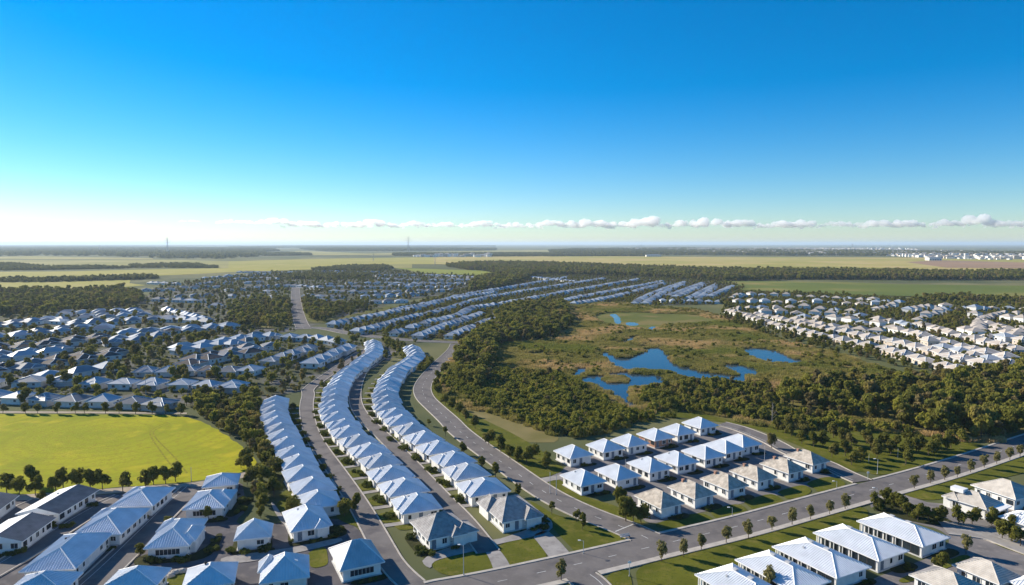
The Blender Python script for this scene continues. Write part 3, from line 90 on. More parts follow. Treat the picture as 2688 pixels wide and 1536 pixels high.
# ---------------------------------------------------------------- materials
MATS = {}
def mat(name, col, rough=.8, var=.25, scale=.5, col2=None, spec=.04, bump=0, bscale=4, detail=4, translucent=0, extra=None):
    """Principled surface whose colour drifts between col and col2 with a world-space noise."""
    if name in MATS: return MATS[name]
    m = bpy.data.materials.new(name); m.use_nodes = True
    N = m.node_tree.nodes; L = m.node_tree.links
    p = N['Principled BSDF']
    p.inputs['Roughness'].default_value = rough
    p.inputs['Specular IOR Level'].default_value = spec
    g = N.new('ShaderNodeNewGeometry')
    n = N.new('ShaderNodeTexNoise'); n.inputs['Scale'].default_value = scale; n.inputs['Detail'].default_value = detail
    L.new(g.outputs['Position'], n.inputs['Vector'])
    r = N.new('ShaderNodeValToRGB')
    c2 = col2 or tuple(c * (1 - var) for c in col)
    c1 = col if col2 else tuple(min(.95, c * (1 + var * .6)) for c in col)
    r.color_ramp.elements[0].position = .33; r.color_ramp.elements[1].position = .67
    r.color_ramp.elements[0].color = (*c2, 1); r.color_ramp.elements[1].color = (*c1, 1)
    L.new(n.outputs['Fac'], r.inputs[0])
    out = r.outputs[0]
    if extra:                                   # second, finer or broader noise: (colour, scale, amount)
        for (ec, es, lo, hi) in extra:
            n2 = N.new('ShaderNodeTexNoise'); n2.inputs['Scale'].default_value = es; n2.inputs['Detail'].default_value = 5
            mp = N.new('ShaderNodeVectorMath'); mp.operation = 'ADD'; mp.inputs[1].default_value = (es * 900 + 31, 17, 5)
            L.new(g.outputs['Position'], mp.inputs[0]); L.new(mp.outputs[0], n2.inputs['Vector'])
            rr = N.new('ShaderNodeMapRange'); rr.inputs[1].default_value = lo; rr.inputs[2].default_value = hi
            L.new(n2.outputs['Fac'], rr.inputs[0])
            mx = N.new('ShaderNodeMixRGB'); mx.inputs[2].default_value = (*ec, 1)
            L.new(rr.outputs[0], mx.inputs[0]); L.new(out, mx.inputs[1]); out = mx.outputs[0]
    L.new(out, p.inputs['Base Color'])
    if bump:
        b = N.new('ShaderNodeBump'); b.inputs['Strength'].default_value = bump; b.inputs['Distance'].default_value = .1
        nb = N.new('ShaderNodeTexNoise'); nb.inputs['Scale'].default_value = bscale; nb.inputs['Detail'].default_value = 6
        L.new(g.outputs['Position'], nb.inputs['Vector']); L.new(nb.outputs['Fac'], b.inputs['Height'])
        L.new(b.outputs[0], p.inputs['Normal'])
    if translucent:
        t = N.new('ShaderNodeBsdfTranslucent'); L.new(out, t.inputs[0])
        ms = N.new('ShaderNodeMixShader'); ms.inputs[0].default_value = translucent
        L.new(p.outputs[0], ms.inputs[1]); L.new(t.outputs[0], ms.inputs[2])
        L.new(ms.outputs[0], N['Material Output'].inputs[0])
    MATS[name] = m
    return m

ROOF = {
 'white': mat('white painted metal', (.74, .76, .78), .42, .10, .35, spec=.4),
 'bluemetal': mat('pale zinc metal', (.70, .735, .77), .38, .12, .35, spec=.45),
 'whitelight': mat('dusty white metal', (.66, .67, .68), .45, .14, .3, spec=.35),
 'greymetal': mat('weathered grey metal', (.52, .53, .54), .45, .16, .4, spec=.4),
 'greytile': mat('grey concrete tile', (.36, .345, .335), .75, .25, .9),
 'tan': mat('sandy concrete tile', (.47, .42, .36), .8, .30, .8, extra=[((.30, .25, .19), 1.7, .58, .75)]),
 'tan2': mat('pale sandy tile', (.50, .46, .41), .75, .18, .6),
 'slate': mat('dark slate felt', (.20, .195, .20), .7, .2, .5),
 'w': mat('light suburb metal', (.37, .405, .44), .45, .15, .08, spec=.4),
 'g': mat('grey blue suburb metal', (.22, .24, .265), .5, .2, .08, spec=.4),
 's': mat('slate suburb tile', (.21, .215, .23), .6, .2, .1),
 'd': mat('dark brown suburb tile', (.105, .088, .082), .7, .25, .1),
 't': mat('brown suburb tile', (.25, .21, .185), .7, .25, .1),
 'n': mat('sand suburb tile', (.44, .39, .34), .75, .22, .1),
}
WALL = {'white': mat('white render', (.74, .73, .70), .8, .10, .7),
        'brick': mat('warm brick', (.42, .24, .17), .85, .25, 1.5),
        'grey': mat('pale grey render', (.50, .50, .50), .8, .12, .7),
        'sand': mat('sand render', (.52, .45, .38), .85, .15, .7)}
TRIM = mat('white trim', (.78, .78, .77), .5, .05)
GLASS = mat('window glass', (.025, .035, .045), .08, .3, .8, spec=.6)
DARK = mat('dark frame', (.05, .05, .055), .5, .2)
DOOR = mat('door paint', (.16, .20, .25), .5, .2)
ASPH = mat('asphalt', (.175, .16, .152), .85, .16, .12, bump=.15, bscale=8, extra=[((.205, .185, .172), .9, .5, .8), ((.125, .115, .115), .18, .53, .68)])
KERB = mat('kerb concrete', (.46, .42, .37), .85, .15, .6)
CONC = mat('concrete paving', (.33, .31, .29), .85, .18, .25, extra=[((.24, .22, .21), .7, .5, .75)])
PAVE = mat('brick paving', (.20, .185, .18), .85, .2, .2, extra=[((.27, .24, .22), .5, .5, .7)])
DARKPAVE = mat('dark estate paving', (.115, .108, .115), .85, .25, .1, extra=[((.17, .155, .15), .35, .52, .7)])
PAINT = mat('road paint', (.62, .62, .60), .7, .25, 1.5)
LAWN = mat('lawn grass', (.125, .13, .018), .95, .35, .09, col2=(.082, .092, .013), bump=.6, bscale=3, extra=[((.165, .145, .035), .35, .52, .74), ((.06, .075, .012), 1.4, .55, .75)])
VERGE = mat('verge grass', (.125, .125, .032), .95, .3, .05, col2=(.085, .095, .024), bump=.6, bscale=2, extra=[((.20, .165, .075), .12, .50, .72)])
BED = mat('planting soil', (.055, .055, .025), .95, .4, .5, col2=(.035, .04, .014), bump=.8, bscale=3)
SUBG = mat('suburb garden ground', (.10, .10, .06), .95, .3, .05, col2=(.055, .065, .03), extra=[((.14, .135, .13), .06, .5, .62)])
YFIELD = mat('yellow meadow', (.37, .35, .014), .95, .2, .03, col2=(.25, .275, .012), bump=1.0, bscale=1.0, extra=[((.27, .225, .02), .6, .5, .72), ((.19, .225, .013), .02, .52, .64), ((.42, .36, .02), .12, .54, .7)])
def mow_rings(m, cx, cy):
    N = m.node_tree.nodes; K = m.node_tree.links; p = N['Principled BSDF']; src = p.inputs['Base Color'].links[0].from_socket
    g = N.new('ShaderNodeNewGeometry'); sb = N.new('ShaderNodeVectorMath'); sb.operation = 'SUBTRACT'; sb.inputs[1].default_value = (cx, cy, 0); K.new(g.outputs['Position'], sb.inputs[0])
    wv = N.new('ShaderNodeTexWave'); wv.wave_type = 'RINGS'; wv.rings_direction = 'Z'; wv.inputs['Scale'].default_value = .055; wv.inputs['Distortion'].default_value = 5; wv.inputs['Detail'].default_value = 3; wv.inputs['Detail Scale'].default_value = .12
    K.new(sb.outputs[0], wv.inputs['Vector'])
    nn = N.new('ShaderNodeTexNoise'); nn.inputs['Scale'].default_value = .05; K.new(g.outputs['Position'], nn.inputs['Vector'])
    mr = N.new('ShaderNodeMapRange'); mr.inputs[1].default_value = .55; mr.inputs[2].default_value = .95; mr.inputs[4].default_value = .6; K.new(wv.outputs['Fac'], mr.inputs[0])
    ml = N.new('ShaderNodeMath'); ml.operation = 'MULTIPLY'; K.new(mr.outputs[0], ml.inputs[0]); K.new(nn.outputs['Fac'], ml.inputs[1])
    mx = N.new('ShaderNodeMixRGB'); mx.inputs[2].default_value = (.225, .225, .014, 1); K.new(ml.outputs[0], mx.inputs[0]); K.new(src, mx.inputs[1]); K.new(mx.outputs[0], p.inputs['Base Color'])
mow_rings(YFIELD, -150, 248)
TRACK = mat('pressed meadow grass', (.25, .225, .02), .95, .3, .5)
WETG = mat('wetland ground', (.20, .165, .06), .95, .3, .03, col2=(.12, .12, .034), bump=.8, bscale=1)
MEADOW = mat('green meadow', (.14, .145, .036), .95, .2, .02, col2=(.105, .12, .03), extra=[((.20, .165, .06), .03, .48, .62)])
DRY = mat('dry grass', (.24, .195, .085), .95, .2, .05, col2=(.15, .135, .045), bump=.6, bscale=1.5)
LAND = mat('open land', (.16, .16, .06), .95, .2, .0012, col2=(.075, .09, .045), extra=[((.20, .185, .085), .004, .5, .62)])
SANDP = mat('sandy path', (.40, .34, .27), .9, .2, .2)
FIELD = {1: mat('straw green field', (.37, .325, .075), .95, .2, .004, col2=(.29, .275, .062), extra=[((.40, .33, .12), .02, .5, .7)]),
         2: mat('pale green field', (.31, .28, .085), .95, .2, .003, col2=(.24, .225, .075), extra=[((.38, .32, .13), .002, .5, .6)]),
         3: mat('great straw field', (.46, .36, .125), .95, .2, .003, col2=(.36, .315, .085), extra=[((.50, .37, .17), .008, .5, .68), ((.33, .30, .075), .0016, .52, .6)]),
         4: mat('ploughed field', (.36, .225, .14), .95, .2, .004, col2=(.28, .19, .115)),
         5: mat('green pasture', (.15, .175, .04), .95, .2, .006, col2=(.115, .145, .034), extra=[((.26, .22, .07), .006, .54, .68)]),
         6: mat('bright pasture', (.26, .27, .05), .95, .2, .01, col2=(.2, .225, .042))}
BARK = mat('bark', (.13, .10, .075), .9, .3, 3)
PALEBARK = mat('pale dead wood', (.30, .27, .24), .9, .2, 3)
def leafmat(name, a, b, sc=.12, extra=None, tr=.32): return mat(name, a, .75, 0, sc, col2=b, spec=.02, translucent=tr, extra=extra)
LEAF = {'tree': leafmat('tree foliage', (.20, .19, .04), (.12, .125, .025), .10, [((.20, .165, .06), .05, .55, .7)], .45),
        'street': leafmat('street tree foliage', (.26, .235, .09), (.185, .17, .065), .3, None, .42),
        'wood': leafmat('wood foliage', (.25, .235, .048), (.145, .155, .031), .06, [((.26, .20, .065), .035, .52, .66)], .5),
        'scrub': leafmat('scrub foliage', (.28, .265, .046), (.165, .175, .03), .05, [((.28, .21, .075), .03, .54, .68)], .45),
        'shrub': leafmat('shrub foliage', (.13, .15, .03), (.065, .08, .018), .25),
        'reed': leafmat('reed blades', (.33, .275, .085), (.20, .20, .048), .018, [((.52, .37, .17), .022, .50, .60), ((.20, .215, .045), .012, .54, .62)], .35),
        'dry': leafmat('dry foliage', (.22, .175, .075), (.14, .115, .05), .08),
        'far': leafmat('far foliage', (.17, .165, .05), (.10, .108, .034), .02, None, .5)}
STEEL = mat('galvanised steel', (.45, .46, .47), .45, .1)
RUST = mat('treated pole wood', (.30, .21, .13), .9, .3, 2)
WATER = bpy.data.materials.new('pond water'); WATER.use_nodes = True
_p = WATER.node_tree.nodes['Principled BSDF']
_p.inputs['Base Color'].default_value = (.02, .042, .065, 1); _p.inputs['Roughness'].default_value = .10
_p.inputs['IOR'].default_value = 1.33; _p.inputs['Specular IOR Level'].default_value = .42
_b = WATER.node_tree.nodes.new('ShaderNodeBump'); _b.inputs['Strength'].default_value = .35; _b.inputs['Distance'].default_value = .12
_n = WATER.node_tree.nodes.new('ShaderNodeTexNoise'); _n.inputs['Scale'].default_value = .6; _n.inputs['Detail'].default_value = 3
_g = WATER.node_tree.nodes.new('ShaderNodeNewGeometry')
WATER.node_tree.links.new(_g.outputs['Position'], _n.inputs['Vector'])
WATER.node_tree.links.new(_n.outputs['Fac'], _b.inputs['Height']); WATER.node_tree.links.new(_b.outputs[0], _p.inputs['Normal'])

# ---------------------------------------------------------------- helpers
class MB:
    """Collects polygons, then becomes one mesh object."""
    def __init__(s): s.v = []; s.f = []; s.m = []
    def poly(s, pts, mi=0):
        b = len(s.v); s.v += [tuple(p) for p in pts]; s.f.append(tuple(range(b, b + len(pts)))); s.m.append(mi)
    def box(s, c, d, M=None, mi=0, bottom=True):
        x, y, z = d[0] / 2, d[1] / 2, d[2] / 2
        P = [Vector((c[0] + sx * x, c[1] + sy * y, c[2] + sz * z)) for sz in (-1, 1) for sx, sy in ((-1, -1), (1, -1), (1, 1), (-1, 1))]
        if M is not None: P = [M @ p for p in P]
        b = len(s.v); s.v += [tuple(p) for p in P]
        F = [(4, 5, 6, 7), (0, 1, 5, 4), (1, 2, 6, 5), (2, 3, 7, 6), (3, 0, 4, 7)]
        if bottom: F.append((3, 2, 1, 0))
        for f in F: s.f.append(tuple(b + i for i in f)); s.m.append(mi)
    def tube(s, a, b_, r0, r1, n=6, mi=0):
        a = Vector(a); b_ = Vector(b_); d = (b_ - a).normalized()
        x = d.orthogonal().normalized(); y = d.cross(x)
        b = len(s.v)
        for p, r in ((a, r0), (b_, r1)):
            for i in range(n):
                t = 2 * math.pi * i / n
                s.v.append(tuple(p + x * math.cos(t) * r + y * math.sin(t) * r))
        for i in range(n):
            j = (i + 1) % n
            s.f.append((b + i, b + j, b + n + j, b + n + i)); s.m.append(mi)
        s.f.append(tuple(b + n + i for i in range(n))); s.m.append(mi)
    def ridge(s, a, b_, wdt, hgt, nrm, mi=0):
        """low triangular batten from a to b standing on a face with normal nrm"""
        a = Vector(a); b_ = Vector(b_); d = (b_ - a)
        if d.length < .05: return
        d.normalize(); sd_ = d.cross(nrm).normalized() * wdt / 2; up = Vector(nrm) * hgt
        b = len(s.v)
        for p in (a, b_): s.v += [tuple(p - sd_), tuple(p + sd_), tuple(p + up)]
        for f in ((b, b + 2, b + 5, b + 3), (b + 1, b + 4, b + 5, b + 2), (b + 3, b + 5, b + 4), (b, b + 1, b + 2)): s.f.append(f); s.m.append(mi)
    def mesh(s, name, mats):
        me = bpy.data.meshes.new(name); me.from_pydata(s.v, [], s.f)
        for m in mats: me.materials.append(m)
        if len(mats) > 1: me.polygons.foreach_set('material_index', s.m)
        me.update(); return me
    def build(s, name, mats, parent=None):
        return link(name, s.mesh(name, mats if isinstance(mats, list) else [mats]), parent)

def link(name, data, parent=None):
    o = bpy.data.objects.new(name, data); COL.objects.link(o)
    if parent is not None: o.parent = parent
    return o
def tag(o, label, cat, group=None, kind=None):
    o['label'] = label; o['category'] = cat
    if group: o['group'] = group
    if kind: o['kind'] = kind
    return o
def empty(name, loc, rz=0):
    e = link(name, None); e.location = loc; e.rotation_euler = (0, 0, rz); e.empty_display_size = .5; return e
ONES = ['', 'first', 'second', 'third', 'fourth', 'fifth', 'sixth', 'seventh', 'eighth', 'ninth', 'tenth', 'eleventh', 'twelfth', 'thirteenth', 'fourteenth', 'fifteenth', 'sixteenth', 'seventeenth', 'eighteenth', 'nineteenth']
TENS = {2: 'twent', 3: 'thirt', 4: 'fort', 5: 'fift', 6: 'sixt', 7: 'sevent', 8: 'eight', 9: 'ninet'}
def ordw(n):
    if n < 20: return ONES[n]
    if n >= 100: return '%dth' % n
    t, o = divmod(n, 10)
    return TENS[t] + ('ieth' if o == 0 else 'y-' + ONES[o])
def chaikin(pts, n=2, closed=True):
    for _ in range(n):
        q = []; m = len(pts)
        for i in range(m if closed else m - 1):
            a, b = pts[i], pts[(i + 1) % m]
            q += [(.75 * a[0] + .25 * b[0], .75 * a[1] + .25 * b[1]), (.25 * a[0] + .75 * b[0], .25 * a[1] + .75 * b[1])]
        if not closed: q = [tuple(pts[0])] + q + [tuple(pts[-1])]
        pts = q
    return pts
def resample(pts, step):
    out = [Vector((pts[0][0], pts[0][1]))]; acc = 0
    for a, b in zip(pts, pts[1:]):
        a = Vector((a[0], a[1])); b = Vector((b[0], b[1])); L = (b - a).length
        if L < 1e-6: continue
        t = step - acc
        while t <= L:
            out.append(a + (b - a) * (t / L)); t += step
        acc = L - (t - step)
    return out
def tangents(p):
    return [((p[min(i + 1, len(p) - 1)] - p[max(i - 1, 0)]).normalized()) for i in range(len(p))]
def inside(px, py, poly_):
    x = np.asarray(px); y = np.asarray(py); r = np.zeros(x.shape, bool); n = len(poly_)
    for i in range(n):
        x1, y1 = poly_[i][0], poly_[i][1]; x2, y2 = poly_[(i + 1) % n][0], poly_[(i + 1) % n][1]
        if y1 == y2: continue
        c = ((y1 > y) != (y2 > y)) & (x < (x2 - x1) * (y - y1) / (y2 - y1) + x1)
        r ^= c
    return r
def rough_edge(pts, amp, step):
    """smooth outline broken up by noise, for natural borders"""
    q = chaikin(pts, 2); q = resample(q + [q[0]], step)
    return [(p.x + amp * noise.noise((p.x / amp / 3, p.y / amp / 3, 1.3)), p.y + amp * noise.noise((p.x / amp / 3, p.y / amp / 3, 9.1))) for p in q[:-1]]
def sheet(name, pts, z, m, label, cat='ground', kind='structure', smooth=0):
    if smooth: pts = chaikin(pts, smooth)
    mb = MB(); mb.poly([(p[0], p[1], 0) for p in pts]); 
    o = mb.build(name, m); o.location.z = z
    a = sum(pts[i][0] * pts[(i + 1) % len(pts)][1] - pts[(i + 1) % len(pts)][0] * pts[i][1] for i in range(len(pts)))
    if a < 0: o.data.flip_normals()
    return tag(o, label, cat, kind=kind)

def grow(poly_, m):
    q = [Vector((p[0], p[1])) for p in poly_]; n = len(q); a = sum(q[i].x * q[(i + 1) % n].y - q[(i + 1) % n].x * q[i].y for i in range(n)); sg = 1 if a > 0 else -1
    out = []
    for i in range(n):
        t = (q[(i + 1) % n] - q[i - 1]).normalized(); out.append((q[i].x + t.y * m * sg, q[i].y - t.x * m * sg))
    return out
P = L['poly']
HOUSE_SPOTS = []                      # (x, y, radius) to keep planting off the buildings
ROAD_LINES = []                       # (points, half width)

# ---------------------------------------------------------------- ground, fields, water
mb = MB(); mb.poly([(-70000, -300, 0), (70000, -300, 0), (70000, 70000, 0), (-70000, 70000, 0)])
tag(mb.build('ground', LAND), 'open olive land reaching to the far horizon', 'ground', kind='structure')
sheet('suburb_ground', P['suburb_ground_left'], .010, SUBG, 'garden ground under the grey roofed suburb', smooth=1)
sheet('suburb_ground', P['suburb_ground_white'], .015, SUBG, 'garden ground under the long white house rows', smooth=1)
sheet('suburb_ground', P['suburb_ground_tan'], .02, SUBG, 'garden ground under the sand roofed suburb', smooth=1)
FW = {1: 'pale straw green field', 2: 'far pale green field', 3: 'great straw coloured field', 4: 'reddish ploughed field', 5: 'green pasture', 6: 'bright pasture pocket'}
for i, (nm, c, pts) in enumerate(L['fields']):
    sheet('field', pts, .2 + .12 * i, FIELD[c], FW[c] + ', the ' + nm + ' beyond the suburb', 'field')
sheet('field', rough_edge(P['yellow_field'], 1.2, 3), .035, YFIELD, 'bright yellow-green meadow beside the left suburb', 'field')
for i, tp in enumerate(L['tracks']):
    p = resample(chaikin(tp, 2, False), 1.0); T = tangents(p); mb = MB()
    for a, b, t in zip(p, p[1:], T):
        n = Vector((-t.y, t.x)) * .28
        mb.poly([(*(a - n), .043 + .004 * i), (*(b - n), .043 + .004 * i), (*(b + n), .043 + .004 * i), (*(a + n), .043 + .004 * i)])
    tag(mb.build('wheel_track', TRACK), '%s faint wheel track from the right curving across the yellow field' % ordw(i + 1), 'track', kind='structure')
sheet('path', P['field_path'], .03, SANDP, 'sandy path along the lower edge of the yellow field', 'path', smooth=2)
sheet('path', P['field_top_path'], .04, SANDP, 'pale path along the upper edge of the yellow field', 'path')
sheet('paving', P['near_left_paving'], .022, DARKPAVE, 'dark estate paving under the near left houses', 'paving', smooth=1)
sheet('paving', P['cluster_paving'], .045, PAVE, 'brick paving between the white cottages and tan bungalows', 'paving', smooth=2)
sheet('ground', P['mid_right_ground'], .026, PAVE, 'pale paved courts under the lower right houses', 'paving', smooth=1)
sheet('wetland_ground', rough_edge(P['wetland'], 4, 8), .03, WETG, 'olive and brown marsh ground around the ponds', 'marsh')
sheet('meadow', rough_edge(P['bright_meadow'], 4, 6), .05, MEADOW, 'smooth bright green meadow at the far end of the marsh', 'meadow')
sheet('dry_clearing', rough_edge(P['dry_clearing'], 1.5, 3), .055, DRY, 'dry straw coloured clearing beside the curved road verge', 'grass')
sheet('yard', P['white_yard'], .06, CONC, 'pale open yard among the sand roofed houses', 'yard')
for k, d in (('green_strip', 'green strip along the cross road'), ('green_strip_road', 'grassy strip right of the straight road'), ('green_strip_left', 'grassy plot left of the straight road')):
    sheet('lawn', P[k], .065, VERGE, d, 'lawn', smooth=2)
PONDS = {}
for k, d in (('pond_main', 'largest blue pond winding between the reed beds'), ('pond_lower', 'lower blue pond around the reed island'), ('pond_inlet', 'small inlet left of the lower pond'),
             ('pond_right', 'blue pond at the right side of the marsh'), ('pond_small', 'narrow channel below the right pond'), ('pond_far', 'small pond behind the brown reed bed'),
             ('stream_bend', 'pale stream bend in the far green meadow'), ('stream_run', 'thin stream run in the far green meadow'), ('stream_end', 'last stream pool at the meadow edge')):
    PONDS[k] = grow(rough_edge(P[k], 1.5, 2.5), 1.2)
    sheet('pond_water', PONDS[k], .07, WATER, d, 'pond')
sheet('island', rough_edge(P['pond_island'], 1, 2), .09, WETG, 'small reed island in the lower pond', 'island')
for i, (d, pts) in enumerate(L['lawns']):
    sheet('lawn', pts, .095 + .0004 * i, LAWN, d, 'lawn', smooth=2)
for d, pts in L['beds']:
    sheet('planting_bed', pts, .115, BED, d, 'planting bed', smooth=2)
for d, pts in L['drives']:
    sheet('driveway', pts, .125, CONC, d, 'driveway', smooth=1)

# ---------------------------------------------------------------- roads with kerbs and markings
RD = {'main_road': 'wide asphalt main road crossing the lower right', 'curved_road': 'curved asphalt road round the right house row', 'cross_road': 'asphalt cross road behind the three curving rows',
      'straight_road': 'straight asphalt road running away through the suburb', 'lane_beside_left_row': 'asphalt lane between the left and middle rows', 'lane_between_rows': 'asphalt lane between the middle and right rows',
      'loop_road': 'narrow loop road behind the white cottages', 'lower_lane': 'asphalt lane beside the long blue row houses', 'upper_lane': 'asphalt lane beside the dark slate houses',
      'outer_lane': 'short asphalt lane at the left edge', 'paved_drive': 'pale paved drive curving in from the right edge', 'entry_lane': 'entry lane at the bottom edge of the main road'}
RP = {}
for nm, w, pts in L['roads']:
    p = resample(chaikin(pts, 3, False), 1.5); RP[nm] = (p, w); ROAD_LINES.append((np.array([(a.x, a.y) for a in p]), w / 2))
RPN = {k: np.array([(a.x, a.y) for a in v[0]]) for k, v in RP.items()}
def on_other_road(q, nm, margin=.2):
    for n2, (p2, w2) in RP.items():
        if n2 == nm: continue
        d = RPN[n2] - np.array((q.x, q.y))
        if (d[:, 0] ** 2 + d[:, 1] ** 2).min() < (w2 / 2 + margin) ** 2: return True
    return False
for ri, (nm, (p, w)) in enumerate(RP.items()):
    T = tangents(p); mb = MB(); z = 0.13 + .005 * ri
    for i in range(len(p) - 1):
        n0 = Vector((-T[i].y, T[i].x)); n1 = Vector((-T[i + 1].y, T[i + 1].x))
        a, b, c, d = p[i] - n0 * w / 2, p[i + 1] - n1 * w / 2, p[i + 1] + n1 * w / 2, p[i] + n0 * w / 2
        mb.poly([(a.x, a.y, z), (d.x, d.y, z), (c.x, c.y, z), (b.x, b.y, z)][::-1])
    road = tag(mb.build(nm, CONC if nm == 'paved_drive' else ASPH), RD[nm], 'road', kind='structure')
    mb = MB()
    for s in (-1, 1):
        kw = (1.6 if s < 0 else .8) if nm == 'main_road' else .35
        for i in range(len(p) - 1):
            n0 = Vector((-T[i].y, T[i].x)) * s; n1 = Vector((-T[i + 1].y, T[i + 1].x)) * s
            i0, i1, o0, o1 = p[i] + n0 * w / 2, p[i + 1] + n1 * w / 2, p[i] + n0 * (w / 2 + kw), p[i + 1] + n1 * (w / 2 + kw)
            if on_other_road((i0 + o1) / 2, nm, .3): continue
            zt = z + .12
            q = [[(i0.x, i0.y, zt), (i1.x, i1.y, zt), (o1.x, o1.y, zt), (o0.x, o0.y, zt)], [(i0.x, i0.y, z - .02), (i1.x, i1.y, z - .02), (i1.x, i1.y, zt), (i0.x, i0.y, zt)], [(o0.x, o0.y, .0), (o0.x, o0.y, zt), (o1.x, o1.y, zt), (o1.x, o1.y, .0)]]
            for f in q: mb.poly(f)
    mb.build('kerb', KERB, road)
    mb = MB()
    if w > 7:
        for i in range(2, len(p) - 2, 6 if nm == 'main_road' else 5):
            n0 = Vector((-T[i].y, T[i].x)) * .07; e = p[i] + T[i] * 2.2
            mb.poly([(*(p[i] - n0), z + .006), (*(e - n0), z + .006), (*(e + n0), z + .006), (*(p[i] + n0), z + .006)])
        if nm == 'curved_road':                         # give way line where it meets the main road
            i = 7; n0 = Vector((-T[i].y, T[i].x)); a, b = p[i] - n0 * w * .42, p[i] + n0 * w * .42; t = T[i] * .3
            mb.poly([(*a, z + .009), (*b, z + .009), (*(b + t), z + .009), (*(a + t), z + .009)])
        mb.build('road_marking', PAINT, road)
    mb = MB()
    if nm in ('lower_lane', 'upper_lane', 'entry_lane', 'loop_road'):
        for i in range(1, len(p) - 1):
            n0 = Vector((-T[i].y, T[i].x)); a = p[i] + n0 * (w * .30); b = p[i + 1] + Vector((-T[i + 1].y, T[i + 1].x)) * (w * .30)
            mb.poly([(*(a - n0 * .07), z + .006), (*(b - n0 * .07), z + .006), (*(b + n0 * .07), z + .006), (*(a + n0 * .07), z + .006)])
        mb.build('edge_line', PAINT, road)

# ---------------------------------------------------------------- houses
BOXES = {}
def box_mesh(name, dims, m):
    k = (name, tuple(round(x, 2) for x in dims), m.name)
    if k not in BOXES:
        mb = MB(); mb.box((0, 0, 0), dims); BOXES[k] = mb.mesh(name, [m])
    return BOXES[k]
def frame_mesh(w, h, m):
    k = ('frame', round(w, 2), round(h, 2), m.name)
    if k not in BOXES:
        mb = MB(); t = .11
        mb.box((0, 0, h / 2 + t / 2), (w + 2 * t, .1, t)); mb.box((0, 0, -h / 2 - t / 2), (w + 2 * t, .14, t))
        mb.box((-w / 2 - t / 2, 0, 0), (t, .1, h)); mb.box((w / 2 + t / 2, 0, 0), (t, .1, h))
        if w > 1.0:
            for i in range(1, max(2, round(w / .8))): mb.box((-w / 2 + w * i / max(2, round(w / .8)), 0, 0), (.06, .09, h))
        BOXES[k] = mb.mesh('frame', [m])
    return BOXES[k]
def hip_faces(u0, u1, v0, v1, z, rise, ridge, gable=False):
    """four planar roof faces, eave edge first; returns faces and the ridge/hip lines"""
    cu, cv = (u0 + u1) / 2, (v0 + v1) / 2; w, d = u1 - u0, v1 - v0; zt = z + rise
    A, B_, C_, D_ = (Vector(q) for q in ((u0, v0, z), (u1, v0, z), (u1, v1, z), (u0, v1, z)))
    if ridge == 'v':
        ins = 0 if gable else min(w / 2, d / 2 - .09 * d)
        R0, R1 = Vector((cu, v0 + ins, zt)), Vector((cu, v1 - ins, zt))
        F = [[A, B_, R0], [B_, C_, R1, R0], [C_, D_, R1], [D_, A, R0, R1]]
        if gable: F = [F[1], F[3]]
        lines = [(R0, R1)] + ([] if gable else [(A, R0), (B_, R0), (C_, R1), (D_, R1)])
    else:
        ins = min(d / 2, w / 2 - .09 * w)
        R0, R1 = Vector((u0 + ins, cv, zt)), Vector((u1 - ins, cv, zt))
        F = [[A, B_, R1, R0], [B_, C_, R1], [C_, D_, R0, R1], [D_, A, R0]]
        lines = [(R0, R1), (A, R0), (D_, R0), (B_, R1), (C_, R1)]
    return F, lines
def clip_up(face, o, s):
    """length along direction s from eave point o inside the convex face"""
    n = (face[1] - face[0]).cross(face[2] - face[0]).normalized(); best = 1e9
    for i in range(1, len(face)):
        a, b = face[i], face[(i + 1) % len(face)]
        e = (b - a); inw = n.cross(e)
        den = s.dot(inw)
        if den < -1e-6:
            t = (a - o).dot(inw) / den
            if t >= -1e-6: best = min(best, t)
    return best if best < 1e8 else 0
def add_roof(mb, ribs, caps, u0, u1, v0, v1, z, rise, ridge, style, gable=False, detail=True):
    F, lines = hip_faces(u0, u1, v0, v1, z, rise, ridge, gable)
    for fi, f in enumerate(F):
        n = (f[1] - f[0]).cross(f[2] - f[0]).normalized()
        e = (f[1] - f[0]); Le = e.length; e = e / Le; s = n.cross(e)
        mb.poly(f, 1 if gable and fi == 1 else 0)      # sunlight put into colour: left slope of slate gables is white to look lit
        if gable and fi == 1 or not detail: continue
        if style == 'rib':
            k = max(4, int(Le / .52))
            for i in range(k):
                o = f[0] + e * (Le * (i + .5) / k); t = clip_up(f, o, s)
                if t > .2: ribs.ridge(o, o + s * t, .16, .085, n)
        else:
            H = max((q - f[0]).dot(s) for q in f); k = max(4, int(H / .42))
            for i in range(1, k):
                y = H * i / k
                # course edge: horizontal line clipped to the face
                xs = []
                for j in range(len(f)):
                    a, b = f[j], f[(j + 1) % len(f)]; ya, yb = (a - f[0]).dot(s), (b - f[0]).dot(s)
                    if (ya - y) * (yb - y) < 0:
                        q = a + (b - a) * ((y - ya) / (yb - ya)); xs.append((q - f[0]).dot(e))
                if len(xs) == 2: ribs.ridge(f[0] + e * min(xs) + s * y, f[0] + e * max(xs) + s * y, .2, .08, n)
    for a, b in lines:
        caps.ridge(a, b, .34, .12, Vector((0, 0, 1)))
    # fascia and soffit
    P4 = [(u0, v0), (u1, v0), (u1, v1), (u0, v1)]
    for i in range(4):
        a, b = P4[i], P4[(i + 1) % 4]
        mb.poly([(a[0], a[1], z - .22), (b[0], b[1], z - .22), (b[0], b[1], z), (a[0], a[1], z)], 1)
    mb.poly([(*q, z - .22) for q in P4][::-1], 1)
    if gable:
        cu = (u0 + u1) / 2
        mb.poly([(u0, v0, z), (u1, v0, z), (cu, v0, z + rise)], 1); mb.poly([(u1, v1, z), (u0, v1, z), (cu, v1, z + rise)], 1)
